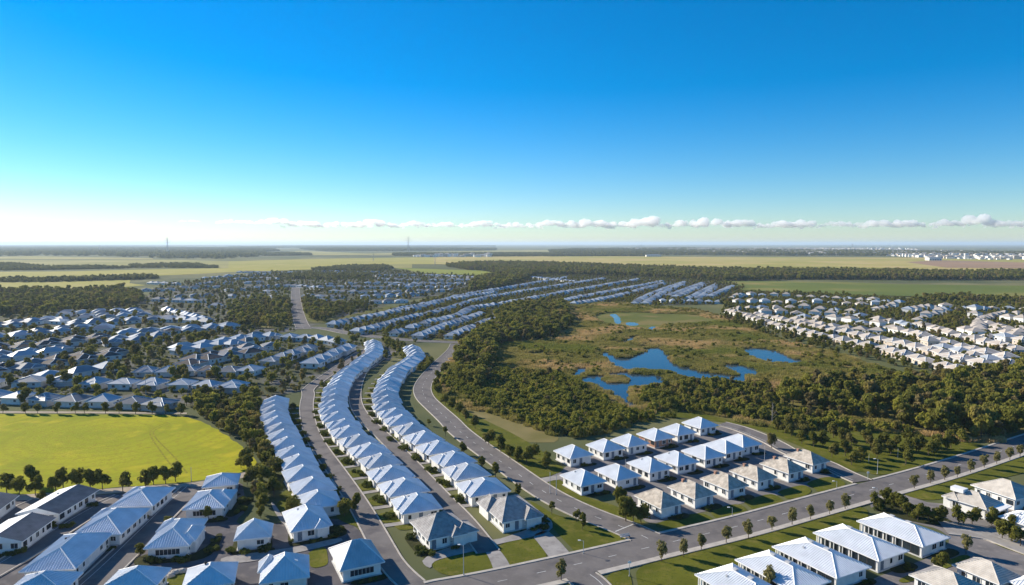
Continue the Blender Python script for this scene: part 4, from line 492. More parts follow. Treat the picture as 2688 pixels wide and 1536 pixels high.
def add_window(par, x, y, z, w, h, ang, M_frame=TRIM, name='window'):
    o = link(name, box_mesh(name, (w, .06, h), GLASS), par); o.location = (x, y, z); o.rotation_euler = (0, 0, ang)
    f = link('frame', frame_mesh(w, h, M_frame), o)
    return o
def make_house(label, roof, wall, cx, cy, w, d, rot, z, rise, ridge, wings, flags, level=2, group=None, zb=0.0):
    e = empty('house', (cx, cy, zb), rad(rot)); tag(e, label, 'house', group)
    r = random.Random(hash((round(cx), round(cy))) & 0xffff)
    HOUSE_SPOTS.append((cx, cy, math.hypot(w, d) / 2))
    ov = .75 if w > 7 else .55
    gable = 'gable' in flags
    mb = MB(); W2, D2 = w / 2 - ov, d / 2 - ov
    for a, b in (((-W2, -D2), (W2, -D2)), ((W2, -D2), (W2, D2)), ((W2, D2), (-W2, D2)), ((-W2, D2), (-W2, -D2))):
        mb.poly([(a[0], a[1], 0), (b[0], b[1], 0), (b[0], b[1], z - .2), (a[0], a[1], z - .2)])
    for (a0, a1, b0, b1, k) in wings:
        x0, x1, y0, y1 = a0 * w + ov, a1 * w - ov * .2, b0 * d + ov, b1 * d - ov * .2
        for a, b in (((x0, y0), (x1, y0)), ((x1, y0), (x1, y1)), ((x1, y1), (x0, y1)), ((x0, y1), (x0, y0))):
            mb.poly([(a[0], a[1], 0), (b[0], b[1], 0), (b[0], b[1], z - .21), (a[0], a[1], z - .21)])
    mb.build('wall', WALL[wall], e)
    mb = MB(); mb.box((0, 0, .07), (2 * W2 + .5, 2 * D2 + .5, .30)); mb.build('plinth', WALL['grey'], e)
    style = 'tile' if roof in ('tan', 'tan2', 'greytile', 'slate') else 'rib'
    mb, ribs, caps = MB(), MB(), MB()
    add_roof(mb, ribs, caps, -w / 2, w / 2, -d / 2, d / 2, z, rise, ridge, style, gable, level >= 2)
    for (a0, a1, b0, b1, k) in wings:
        ww, dd = (a1 - a0) * w, (b1 - b0) * d
        rg = 'u' if ww > dd else 'v'
        add_roof(mb, ribs, caps, a0 * w, a1 * w, b0 * d, b1 * d, z + .012, k * rise, rg, style, False, level >= 2)
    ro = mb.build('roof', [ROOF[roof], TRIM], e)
    caps.build('ridge_cap', ROOF[roof] if style == 'tile' else TRIM, ro)
    if ribs.f:
        o = ribs.build('roof_batten', ROOF[roof], ro); o['kind'] = 'stuff'
    # windows and doors on the four walls
    walls = [(0, -D2, 2 * W2, 0), (-W2, 0, 2 * D2, -math.pi / 2), (W2, 0, 2 * D2, math.pi / 2)]
    if level >= 1:
        for wi, (x, y, Lw, a) in enumerate(walls):
            t = Vector((math.cos(a), math.sin(a))); nn = Vector((math.sin(a), -math.cos(a))) * .045
            wn = Vector((x, y)); out = Matrix.Rotation(rad(rot), 2) @ nn
            if out.dot(Vector((-cx, -cy))) < 0: continue
            k = max(2, int(Lw / 2.4)) if level >= 2 else 2
            if 'band' in flags and wi == 0:
                q = wn + nn; add_window(e, q.x, q.y, z * .52, Lw * .62, 1.25, a, TRIM, 'window_band'); continue
            if 'long' in flags and wi == 1:
                for j, s_ in enumerate((-.36, -.2, -.04, .12, .27, .4)):
                    q = wn + t * (Lw * s_) + nn; add_window(e, q.x, q.y, 1.35 if j > 2 else 1.5, Lw * .11, 2.1 if j > 2 else 1.3, a, DARK)
                continue
            di = r.randrange(k) if wi == 0 else -1
            for j in range(k):
                if r.random() < .12: continue
                q = wn + t * (Lw * ((j + .5) / k - .5) + r.uniform(-.2, .2)) + nn
                if j == di and level >= 2:
                    dd_ = link('door', box_mesh('door', (1.0, .07, 2.1), DOOR), e); dd_.location = (q.x, q.y, 1.27); dd_.rotation_euler = (0, 0, a)
                    hh = link('handle', box_mesh('handle', (.08, .1, .16), STEEL), dd_); hh.location = (.38, -.05, 0)
                else:
                    ww_ = r.choice((.8, 1.1, 1.5)); add_window(e, q.x, q.y, z * .56, ww_, r.choice((1.0, 1.2)), a, TRIM if r.random() < .8 else DARK)
    if level >= 2:
        if 'vents' in flags or r.random() < .35:
            for j in range(3 if 'vents' in flags else 1):
                v = link('roof_vent', box_mesh('roof_vent', (.4, .4, .5), DARK if 'vents' in flags else STEEL), e)
                v.location = (-w * .18 + j * .55, d * .16 + j * .3, z + rise * .66)
        if 'sky' in flags:
            v = link('skylight', box_mesh('skylight', (.9, .7, .12), TRIM), e); v.location = (w * .22, -d * .05, z + rise * .58); v.rotation_euler = (0, rad(26), 0)
        if 'cowl' in flags:
            mb = MB(); mb.tube((0, 0, 0), (0, 0, .7), .18, .18, 8); mb.tube((0, 0, .6), (0, 0, .95), .38, .1, 8); v = mb.build('roof_cowl', DARK, e); v.location = (-w * .1, d * .12, z + rise * .7)
        if 'long' in flags:
            for vv in (-.05, .2):
                mb = MB(); mb.box((0, 0, .25), (.7, 1.1, .5)); mb.box((.5, .3, .1), (.3, .3, .4)); v = mb.build('roof_unit', STEEL, e); v.location = (w * .09, d * vv, z + rise * .8)
            for j in range(5):
                v = link('porch_post', box_mesh('porch_post', (.14, .14, z - .25), TRIM), e); v.location = (-W2 - .3, D2 * (-.2 + .3 * j), z / 2 - .1)
        if roof == 'tan' and r.random() < .8:
            mb = MB(); mb.box((0, 0, .5), (.7, .6, 1.2)); mb.box((0, 0, 1.13), (.85, .75, .12)); v = mb.build('chimney', WALL['brick'], e); v.location = (-w * .12, d * .22, z + rise * .55)
        if 'carport' in flags:
            for sx in (-.4, .4):
                v = link('carport_post', box_mesh('carport_post', (.45, .45, z), TRIM), e); v.location = (sx * w, -d * .62, z / 2)
            v = link('carport_slab', box_mesh('carport_slab', (w * .95, d * .3, .25), TRIM), e); v.location = (0, -d * .57, z - .16)
            v = link('roof_box', box_mesh('roof_box', (2.4, 3.2, 1.0), TRIM), e); v.location = (-w * .12, d * .34, z + rise * .9)
        if 'two' in flags:
            v = link('garage_door', box_mesh('garage_door', (2.6, .08, 2.2), WALL['grey']), e); v.location = (w * .12, -D2 - .06, 1.25)
    return e
for hrow in L['houses']:
    lb, roof, wall, cx, cy, w, d, rot, z, rise, ridge, wings, flags = hrow
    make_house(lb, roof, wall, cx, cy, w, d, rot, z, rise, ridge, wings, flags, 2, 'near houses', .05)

# the three curving rows with their front yards
ROWY = []
for nm, pts, step, w in L['rows']:
    fine = resample(chaikin(pts, 2, False), .5); TF = tangents(fine); p, T, D, k = [], [], [], 0.
    while round(k) < len(fine):                  # lots are widest at the near end of the street
        i = round(k); f = k / len(fine); st = step[0] + (step[1] - step[0]) * min(1, f * 1.6)
        p.append(fine[i]); T.append(TF[i]); D.append(st); k += st * 2
    for i, q in enumerate(p):
        t = T[i]; rot = math.degrees(math.atan2(t.y, t.x)) - 90
        dist = q.length; lvl = 2 if dist < 330 else 1
        d = D[i] - (1.3 if nm == 'left' else 2.3)
        if nm == 'left':
            wings = []; rise = 2.7; ridge = 'v'
        else:
            wings = [[-.545, .0, -.17, .502, .64]]; rise = 2.6; ridge = 'v'
        jit = random.Random(i * 7 + len(nm))
        make_house('%s pale-roofed house from the near end of the %s curving row' % (ordw(i + 1), nm), jit.choice(('bluemetal', 'bluemetal', 'whitelight')) if nm == 'left' else jit.choice(('bluemetal', 'white', 'white', 'whitelight')), 'white', q.x + t.y * jit.uniform(-.7, .4), q.y - t.x * jit.uniform(-.7, .4), w * jit.uniform(.95, 1.04), d * jit.uniform(.95, 1.03), rot + jit.uniform(-2.5, 2.5), 2.9, rise * jit.uniform(.94, 1.06), ridge, wings, '', lvl, 'houses of the curving rows', .05)
        ROWY.append((nm, i, q, t, w, d))

# far and middle suburbs
PAL = {'w': 'light metal', 'g': 'grey-blue', 's': 'slate grey', 'd': 'dark brown', 't': 'brown', 'n': 'sand coloured'}
cand = []
rowno = {}
for (dist, pal, sp, w, d, pts) in L['suburb']:
    rowno[dist] = rowno.get(dist, 0) + 1
    p = resample(chaikin(pts, 2, False), sp) if len(pts) > 2 else resample(pts, sp); T = tangents(p)
    order = 1 if p[-1].x >= p[0].x else -1
    n = 0
    for i, q in enumerate(p):
        if (not p[1:]): break
        r = random.Random(round(q.x * 13 + q.y))
        t = T[i]; n += 1
        jx = Vector((r.uniform(-1, 1), r.uniform(-1.5, 1.5))) * (.6 if dist in ('white hillside rows', 'twin terraces') else 1)
        q = q + jx
        if any((q.x - a[0]) ** 2 + (q.y - a[1]) ** 2 < (a[2] + 3.0) ** 2 for a in HOUSE_SPOTS[:]): continue
        big = r.uniform(.88, 1.15)
        if r.random() < .06 and dist.startswith(('far', 'white')): continue
        cand.append((q.length, dist, rowno[dist], i + 1 if order > 0 else len(p) - i, r.choice(pal) if len(pal) > 3 else pal[i % len(pal)], q, math.degrees(math.atan2(t.y, t.x)) - (90 if dist in ('white hillside rows', 'twin terraces') else 0) + r.uniform(-5, 5),
                     (w if dist in ('white hillside rows', 'twin terraces') else min(w, sp - .5)) * big, d * r.uniform(.9, 1.1), r.uniform(2.6, 3.1) + (2.2 if dist.startswith('upper') and r.random() < .45 else 0), r.uniform(1.9, 2.7), r.choice('uv')))
cand.sort(key=lambda c: c[0])
N_IND = 300 - len(L['houses']) - len(ROWY)
taken = []
far = MB(); farslots = ['w', 'g', 's', 'd', 't', 'n']
WSLOT = len(farslots)
for k, (D0, dist, rn, idx, pal, q, rot, w, d, z, rise, ridge) in enumerate(cand):
    if any(abs(q.x - a) < 12 and (q.x - a) ** 2 + (q.y - b) ** 2 < 7.0 ** 2 for a, b in taken[-400:]): continue
    taken.append((q.x, q.y))
    if N_IND > 0:
        N_IND -= 1
        wings = [[-.1, .5, -.62, -.1, .5]] if (k % 3 == 0) else []
        make_house('%s-roofed house, %s from left in the %s line of the %s' % (PAL[pal], ordw(idx), ordw(rn), dist), pal, ('sand' if k % 2 else 'grey') if pal == 'n' else ('white' if k % 3 else 'grey'), q.x, q.y, w, d, rot, z, rise, ridge, wings, '', 1, 'houses of the ' + dist, .02)
    else:
        HOUSE_SPOTS.append((q.x, q.y, max(w, d) / 2))
        M = Matrix.Translation((q.x, q.y, 0)) @ Matrix.Rotation(rad(rot), 4, 'Z')
        F, _ = hip_faces(-w / 2, w / 2, -d / 2, d / 2, z, rise, ridge)
        for f in F: far.poly([M @ v for v in f], farslots.index(pal))
        a, b = w / 2 - .5, d / 2 - .5
        C4 = [(-a, -b), (a, -b), (a, b), (-a, b)]
        for i in range(4):
            s, e_ = C4[i], C4[(i + 1) % 4]
            far.poly([M @ Vector((*s, 0)), M @ Vector((*e_, 0)), M @ Vector((*e_, z + .02)), M @ Vector((*s, z + .02))], WSLOT)
        for xx in (-.28, .12):
            far.poly([M @ Vector((xx * w, -b - .03, .9)), M @ Vector((xx * w + 1.6, -b - .03, .9)), M @ Vector((xx * w + 1.6, -b - .03, 2.1)), M @ Vector((xx * w, -b - .03, 2.1))], WSLOT + 1)
tag(far.build('distant_houses', [ROOF[k] for k in farslots] + [WALL['white'], GLASS]), 'mass of small far houses with pale and grey roofs beyond the near suburbs', 'houses', kind='stuff')

# ---------------------------------------------------------------- vegetation shapes
def leaf_cloud(rs, clumps, nleaf, leaf, flat=.35):
    """quads spread over clump shells; clumps = [(centre, radius, squash)]"""
    V = np.zeros((nleaf * 4, 3)); wts = np.array([c[1] ** 2 for c in clumps]); wts = wts / wts.sum()
    ci = rs.choice(len(clumps), nleaf, p=wts)
    C0 = np.array([c[0] for c in clumps])[ci]; R0 = np.array([c[1] for c in clumps])[ci]; S0 = np.array([c[2] for c in clumps])[ci]
    d = rs.normal(size=(nleaf, 3)); d[:, 2] = d[:, 2] * .9 + flat; d /= np.linalg.norm(d, axis=1)[:, None]
    rr = R0 * (.62 + .42 * rs.rand(nleaf)); pos = C0 + d * rr[:, None] * np.stack([np.ones(nleaf), np.ones(nleaf), S0], 1)
    nrm = d + rs.normal(size=(nleaf, 3)) * .38; nrm /= np.linalg.norm(nrm, axis=1)[:, None]
    up = rs.normal(size=(nleaf, 3)); a = np.cross(nrm, up); a /= np.linalg.norm(a, axis=1)[:, None]; b = np.cross(nrm, a)
    s = leaf * (.6 + .8 * rs.rand(nleaf))[:, None]
    V[0::4] = pos - a * s - b * s * .6; V[1::4] = pos + a * s - b * s * .7; V[2::4] = pos + a * s * .8 + b * s * .7; V[3::4] = pos - a * s * .7 + b * s * .6
    return V
def quads_mesh(name, V, m, extra=None):
    n = len(V) // 4; verts = [tuple(v) for v in V]; faces = [(4 * i, 4 * i + 1, 4 * i + 2, 4 * i + 3) for i in range(n)]; mi = [0] * n; mats = [m]
    if extra:
        b = len(verts); verts += extra.v; faces += [tuple(b + j for j in f) for f in extra.f]; mi += [1] * len(extra.f); mats.append(BARK)
    me = bpy.data.meshes.new(name); me.from_pydata(verts, [], faces)
    for q in mats: me.materials.append(q)
    if extra: me.polygons.foreach_set('material_index', mi)
    me.update(); return me
def tree_shape(seed, H=6., R=2.2, base=.28, nclump=14, nleaf=900, leaf=.26, tall=1.0):
    rs = np.random.RandomState(seed); cz = H * (base + (1 - base) / 2); hz = H * (1 - base) / 2
    cl = []
    for i in range(nclump):
        d = rs.normal(size=3); d /= np.linalg.norm(d); k = rs.rand() ** .45
        r = R * rs.uniform(.30, .48)
        cl.append(((d[0] * k * (R - r * .7), d[1] * k * (R - r * .7), cz + d[2] * k * (hz - r * .6)), r, rs.uniform(.75, 1.05) * tall))
    tr = MB(); tr.tube((0, 0, -.1), (rs.normal() * .1, rs.normal() * .1, H * .55), .03 * H * .75, .012 * H, 7)
    for i in range(6):
        c = cl[i][0]; z0 = H * rs.uniform(base * .8, .5)
        tr.tube((0, 0, z0), (c[0] * .85, c[1] * .85, max(z0 + .3, c[2])), .012 * H, .004 * H, 5)
    return leaf_cloud(rs, cl, nleaf, leaf), tr
TREES = {}
def tree_kind(kind):
    if kind in TREES: return TREES[kind]
    out = []
    for s in range(5):
        if kind == 'street': V, tr = tree_shape(40 + s, 4.6, 1.25 + .1 * (s % 3), .17, 24, 1100, .15, 1.2); m = LEAF['street']
        elif kind == 'small': V, tr = tree_shape(60 + s, 4.0, 1.15, .2, 12, 520, .17); m = LEAF['tree']
        else: V, tr = tree_shape(80 + s, 6.0, 2.2 + .3 * (s % 3), .09, (14, 20, 11, 17, 23)[s], 1200, .24); m = LEAF['tree']
        out.append((quads_mesh('crown', V, m), tr.mesh('trunk', [BARK]), {'street': 4.6, 'small': 4.0}.get(kind, 6.0)))
    TREES[kind] = out; return out
TD = {'street': 'slender street tree from the left along the lower verge of the main road', 'drive': 'lone slender tree beside the paved courts', 'verge': 'small tree from the left along the verges near the road junction', 'curve': 'small dark tree from the left between the right row and the curved road',
      'field': 'round tree from the left along the lower edge of the yellow field', 'fieldtop': 'tree from the left along the upper edge of the yellow field', 'field2': 'round tree at the corner of the yellow field', 'corner': 'tallest round tree beside the first tan bungalow', 'corner2': 'round tree of the clump beside the first tan bungalow', 'verge2': 'round tree from the left along the grass beside the curved road',
      'park': 'scattered park tree from the left before the wood', 'lane': 'garden tree from the left beside the lane below the left row', 'nearleft': 'garden tree from the left among the near left houses', 'triangle': 'tree from the left in the planted triangle', 'rightyard': 'yard tree from the left beside the right hand houses', 'suburb': 'tree from the left among the grey suburb roofs'}
tn = 0
for kind, grp, lst in L['trees']:
    if kind == 'dead':
        e = empty('dead_tree', (lst[0][0], lst[0][1], .03)); tag(e, 'bare pale dead tree standing in the scrub behind the cottages', 'tree')
        r = random.Random(5); tr = MB(); tr.tube((0, 0, 0), (.1, .2, 9), .16, .03, 6); tr.build('trunk', PALEBARK, e)
        br = MB()
        for i in range(26):
            z0 = r.uniform(2.5, 8.5); a = r.uniform(0, 6.28); l = (9.6 - z0) * .28; br.tube((0, 0, z0), (math.cos(a) * l, math.sin(a) * l, z0 + l * 1.1), .035, .012, 4)
        br.build('branches', PALEBARK, e); continue
    K = tree_kind(kind if kind in ('street', 'small') else 'round')
    lst2 = sorted(lst, key=lambda a: a[0] / a[1])
    for i, (x, y, h) in enumerate(lst2):
        tn += 1; cm, tm, H0 = K[tn % 5]; r = random.Random(tn)
        e = empty('street_tree' if kind == 'street' else 'tree', (x, y, .1), r.uniform(0, 6.28)); s = h / H0 * r.uniform(.88, 1.14); e.scale = (s * r.uniform(.9, 1.1), s, s)
        L_SEEN[grp] = L_SEEN.get(grp, 0) + 1
        lab = TD[grp] if len(lst2) == 1 else '%s %s' % (ordw(L_SEEN[grp]), TD[grp])
        tag(e, lab, 'tree', 'trees: ' + grp)
        link('trunk', tm, e); link('crown', cm, e)

# ---------------------------------------------------------------- row front yards
SHR = []
for s in range(6):
    rs = np.random.RandomState(200 + s)
    cl = [((rs.uniform(-1.6, 1.6), rs.uniform(-1.0, 1.0), rs.uniform(.25, .7)), rs.uniform(.45, .95), .85) for _ in range(8)]
    SHR.append(quads_mesh('foliage', leaf_cloud(rs, cl, 520, .17), LEAF['shrub']))
def shrub(x, y, rz, s, label, grp, k, z=.1):
    e = link('shrub', SHR[k % 6]); e.location = (x, y, z); e.rotation_euler = (0, 0, rz); e.scale = (s, s, s * 1.05); return tag(e, label, 'shrub', grp)
for nm, i, q, t, w, d in ROWY:
    u = Vector((t.y, -t.x)); s = -1 if nm != 'left' else 1
    def pt(a, b): v = q + u * a + t * b; return (v.x, v.y)
    if q.length < 420:
        lo, hi = w / 2 * s * .75, (w / 2 + 4.6) * s
        if nm != 'left' or i > 0:
            sheet('yard_lawn', [pt(lo, -d * .22), pt(hi, -d * .2), pt(hi, d * .44), pt(lo, d * .44)], .107, LAWN, 'front yard lawn of the %s house in the %s curving row' % (ordw(i + 1), nm), 'lawn', smooth=1)
            sheet('driveway', [pt(lo, -d * .46), pt(hi * 1.04, -d * .44), pt(hi * 1.04, -d * .24), pt(lo, -d * .26)], .111, CONC, 'pale driveway of the %s house in the %s curving row' % (ordw(i + 1), nm), 'driveway')
        r = random.Random(i + len(nm) * 50)
        x, y = pt((w / 2 + 1.2) * s, d * .05 + r.uniform(-.5, .8)); shrub(x, y, r.uniform(0, 6), r.uniform(.8, 1.2), 'main shrub clump in the yard of the %s house of the %s curving row' % (ordw(i + 1), nm), 'front yard shrubs', i)
        if q.length < 330:
            x, y = pt((w / 2 + 2.2) * s, d * .28 + r.uniform(-.5, .5)); shrub(x, y, r.uniform(0, 6), r.uniform(.45, .75), 'smaller roadside shrub in the yard of the %s house of the %s curving row' % (ordw(i + 1), nm), 'front yard shrubs', i + 3)
n_bed = 0
for hrow in L['houses']:
    lb, roof, wall, cx, cy, w, d, rot = hrow[:8]; r = random.Random(round(cx * 7 + cy)); c_, s_ = math.cos(rad(rot)), math.sin(rad(rot))
    def lp(a, b): return (cx + a * c_ - b * s_, cy + a * s_ + b * c_)
    u0, u1, v0 = -w * r.uniform(.05, .3), w * .56, -d / 2 - r.uniform(1.3, 2.4)
    o = sheet('planting_bed', [lp(u0, -d / 2 + .9), lp(u0, v0), lp(u1, v0 - .3), lp(u1 + .4, -d / 2 + 1.2)], .094 + .0005 * n_bed, BED, 'planting bed before the ' + lb.split(' ', 1)[-1], 'planting bed', smooth=2); n_bed += 1
    for k in range(3):
        a, b_ = r.uniform(u0 + .6, u1 - .5), r.uniform(v0 + .4, -d / 2 + .1); x, y = lp(a, b_)
        sh = link('shrub', SHR[(k + n_bed) % 6], o); sh.location = (x, y, .02); sh.rotation_euler = (0, 0, r.uniform(0, 6)); q = r.uniform(.3, .62); sh.scale = (q, q, q)
BEDN = ['the small cottage', 'the gablet house', 'the window-wall house', 'the dark slate houses', 'the corner grey tiled house', 'the second grey tiled house', 'the asphalt lane house', 'the planted triangle']
for bi, (dsc, pts) in enumerate(L['beds']):
    a = np.array(pts); r = random.Random(bi); n = 0
    for _ in range(400):
        x, y = r.uniform(a[:, 0].min(), a[:, 0].max()), r.uniform(a[:, 1].min(), a[:, 1].max())
        if not inside([x], [y], pts)[0]: continue
        if any(math.hypot(x - h[0], y - h[1]) < h[2] * .70 for h in HOUSE_SPOTS[:60]): continue
        n += 1; shrub(x, y, r.uniform(0, 6), r.uniform(.45, .9), '%s shrub planted in the bed by %s' % (ordw(n), BEDN[bi]), 'bed shrubs', n + bi, .11)
        if n >= (16 if bi == 7 else 6): break

# ---------------------------------------------------------------- massed vegetation (uncountable: one object each)
def proto_collection(name, meshes):
    c = bpy.data.collections.new(name)
    for i, me in enumerate(meshes):
        o = bpy.data.objects.new('%s_%02d' % (name, i), me); c.objects.link(o)
    return c
def scatter(name, pts, coll, label, cat):
    """pts: array rows x, y, z, scale, rot, height scale, index"""
    me = bpy.data.meshes.new(name); n = len(pts); me.vertices.add(n); me.vertices.foreach_set('co', np.asarray(pts[:, :3], np.float32).ravel())
    for an, col_ in (('sc', 3), ('rz', 4), ('hz', 5)):
        at_ = me.attributes.new(an, 'FLOAT', 'POINT'); at_.data.foreach_set('value', np.asarray(pts[:, col_], np.float32))
    at_ = me.attributes.new('ix', 'INT', 'POINT'); at_.data.foreach_set('value', np.asarray(pts[:, 6], np.int32))
    me.update(); o = link(name, me); tag(o, label, cat, kind='stuff')
    g = bpy.data.node_groups.new(name, 'GeometryNodeTree')
    g.interface.new_socket('Geometry', in_out='INPUT', socket_type='NodeSocketGeometry'); g.interface.new_socket('Geometry', in_out='OUTPUT', socket_type='NodeSocketGeometry')
    N, K = g.nodes, g.links
    gi, go, iop, ci = N.new('NodeGroupInput'), N.new('NodeGroupOutput'), N.new('GeometryNodeInstanceOnPoints'), N.new('GeometryNodeCollectionInfo')
    ci.inputs['Collection'].default_value = coll; ci.inputs['Separate Children'].default_value = True; ci.inputs['Reset Children'].default_value = True
    iop.inputs['Pick Instance'].default_value = True
    def attr(nm_, tp):
        a = N.new('GeometryNodeInputNamedAttribute'); a.data_type = tp; a.inputs[0].default_value = nm_; return a.outputs['Attribute']
    cx = N.new('ShaderNodeCombineXYZ'); K.new(attr('rz', 'FLOAT'), cx.inputs[2])
    cs = N.new('ShaderNodeCombineXYZ'); sc = attr('sc', 'FLOAT'); K.new(sc, cs.inputs[0]); K.new(sc, cs.inputs[1]); K.new(attr('hz', 'FLOAT'), cs.inputs[2])
    e2r = N.new('FunctionNodeEulerToRotation'); K.new(cx.outputs[0], e2r.inputs[0])
    K.new(gi.outputs[0], iop.inputs['Points']); K.new(ci.outputs[0], iop.inputs['Instance']); K.new(attr('ix', 'INT'), iop.inputs['Instance Index'])
    K.new(e2r.outputs[0], iop.inputs['Rotation']); K.new(cs.outputs[0], iop.inputs['Scale']); K.new(iop.outputs[0], go.inputs[0])
    md = o.modifiers.new('scatter', 'NODES'); md.node_group = g
    return o
def fill(poly_, sp, seed, smin, smax, nprot, avoid=(), keep=None, hmin=.85, hmax=1.2, z=.05, roadgap=1.5, house=True):
    rs = np.random.RandomState(seed); a = np.array(poly_)
    xs, ys = np.meshgrid(np.arange(a[:, 0].min(), a[:, 0].max(), sp), np.arange(a[:, 1].min(), a[:, 1].max(), sp))
    x = xs.ravel() + rs.uniform(-.55, .55, xs.size) * sp; y = ys.ravel() + rs.uniform(-.55, .55, xs.size) * sp
    ok = inside(x, y, poly_) & (y > 60) & (np.abs(x) < y * .86 + 40)
    for q in avoid: ok &= ~inside(x, y, q)
    x, y = x[ok], y[ok]
    if keep is not None:
        k = keep(x, y, rs); x, y = x[k], y[k]
    ok = np.ones(len(x), bool)
    for pl, hw in ROAD_LINES:
        pl = pl[::2]
        b = (x > pl[:, 0].min() - 15) & (x < pl[:, 0].max() + 15) & (y > pl[:, 1].min() - 15) & (y < pl[:, 1].max() + 15)
        idx = np.where(b & ok)[0]
        for s in range(0, len(idx), 4000):
            ii = idx[s:s + 4000]; d2 = ((x[ii, None] - pl[None, :, 0]) ** 2 + (y[ii, None] - pl[None, :, 1]) ** 2).min(1); ok[ii] &= d2 > (hw + roadgap) ** 2
    if house and len(x):
        hsx = np.array(HOUSE_SPOTS); 
        for s in range(0, len(x), 3000):
            dx = (x[s:s + 3000, None] - hsx[None, :, 0]) ** 2 + (y[s:s + 3000, None] - hsx[None, :, 1]) ** 2
            ok[s:s + 3000] &= (dx > (hsx[None, :, 2] * .8 + house) ** 2).all(1)
    x, y = x[ok], y[ok]; n = len(x); sc = rs.uniform(smin, smax, n)
    return np.stack([x, y, np.full(n, z), sc, rs.uniform(0, 6.28, n), sc * rs.uniform(hmin, hmax, n), rs.randint(0, nprot, n)], 1)
def nz(x, y, s, o=0.): return np.array([noise.noise((a * s + o, b * s, o)) for a, b in zip(x, y)])
PW = [grow(p, 1.5) for p in PONDS.values()]; PE = [grow(p, .1) for p in PONDS.values()]; PWS = [grow(p, 5) for p in PONDS.values()]
# prototypes
woodm = []
for s in range(6):
    V, tr = tree_shape(300 + s, (7.0, 6.2, 8.4, 7.2, 6.6, 7.6)[s], (2.7, 3.2, 2.2, 2.9, 2.6, 3.0)[s], .06, (16, 20, 14, 18, 12, 16)[s], 680, .34); woodm.append(quads_mesh('wood_tree', V, LEAF[('wood', 'tree', 'wood', 'scrub', 'dry', 'wood')[s]], tr))
scrubm = []
for s in range(6):
    rs = np.random.RandomState(400 + s); cl = [((rs.uniform(-1.2, 1.2), rs.uniform(-1.2, 1.2), rs.uniform(.4, 1.9)), rs.uniform(.45, .85), 1.15) for _ in range(8)]
    scrubm.append(quads_mesh('scrub_bush', leaf_cloud(rs, cl, 330, .22), LEAF['scrub']))
reedm = []
for s in range(5):
    rs = np.random.RandomState(500 + s); n = 420; vs = []; fs = []
    for i in range(n):
        a = rs.uniform(0, 6.28); r_ = 3.4 * math.sqrt(rs.rand()); h = rs.uniform(.7, 2.0) * (1.05 - .35 * r_ / 3.4); x, y = math.cos(a) * r_, math.sin(a) * r_
        b = rs.uniform(0, 6.28); wd = rs.uniform(.07, .16); lx, ly = rs.normal() * .25, rs.normal() * .25
        k = len(vs); dx, dy = math.cos(b) * wd, math.sin(b) * wd
        vs += [(x - dx, y - dy, -.05), (x + dx, y + dy, -.05), (x + lx + dx * .6, y + ly + dy * .6, h), (x + lx - dx * .6, y + ly - dy * .6, h * .93)]; fs.append((k, k + 1, k + 2, k + 3))
    me = bpy.data.meshes.new('reed_patch'); me.from_pydata(vs, [], fs); me.materials.append(LEAF['reed']); reedm.append(me)
farm = []
for s in range(5):
    rs = np.random.RandomState(600 + s); cl = [((rs.uniform(-3, 3), rs.uniform(-3, 3), rs.uniform(1.8, 5.2)), rs.uniform(1.5, 2.8), .9) for _ in range(7)]
    farm.append(quads_mesh('tree_clump', leaf_cloud(rs, cl, 170, .75), LEAF['far']))
CW, CS, CR, CF = (proto_collection(n, m) for n, m in (('wood_tree', woodm), ('scrub_bush', scrubm), ('reed_patch', reedm), ('tree_clump', farm)))
FL, FR, SCB, SCR = P['forest_left'], P['forest_right'], P['scrub'], P['scrub_right']
MEAD = chaikin(P['bright_meadow'], 2); CLR = chaikin(P['dry_clearing'], 2)
VERGEL = [chaikin(p, 2) for d, p in L['lawns'] if 'curved road' in d or 'park' in d or 'cottages' in d]
scatter('reeds', np.concatenate([fill(P['wetland'], 3.3, 11, .7, 1.15, 5, PE + [FL, FR, MEAD, CLR] + VERGEL, z=.03, keep=lambda x, y, rs: nz(x, y, .03, 3.) + rs.uniform(-.35, .35, len(x)) > -.42, hmin=.6, hmax=1.25),
                                 fill(P['pond_island'], 1.8, 12, .5, .7, 5, z=.08)]), CR, 'brown and olive reed beds spreading over the marsh', 'reeds')
scatter('scrub', np.concatenate([fill(SCB, 2.3, 13, .8, 1.35, 6, PWS + VERGEL + [CLR], keep=lambda x, y, rs: rs.rand(len(x)) < .9),
                                 fill(SCR, 2.6, 14, .8, 1.4, 6, PW, keep=lambda x, y, rs: rs.rand(len(x)) < .75),
                                 fill(P['wetland'], 4.6, 15, .5, 1.15, 6, PW + [FL, FR, SCB, SCR, MEAD, CLR] + VERGEL, keep=lambda x, y, rs: nz(x, y, .025, 7.) + rs.uniform(-.3, .3, len(x)) > .12)]), CS, 'dense green scrub between the curved road and the ponds', 'scrub')
LP = [p for d, p in L['lawns'] if 'park' in d]
scatter('woodland', np.concatenate([fill(FL, 4.3, 16, .55, 1.4, 6, PW), fill(FR, 4.3, 17, .45, 1.4, 6, PW + LP), fill(P['garden_wood'], 3.6, 18, .5, .95, 6, [], house=1.0),
                                    fill(P['scrub'], 11, 19, .5, .8, 6, PWS + VERGEL), fill(SCR, 7, 20, .5, .85, 6, PWS)]), CW, 'dark woodland masses beside the marsh and behind the left row', 'woodland')
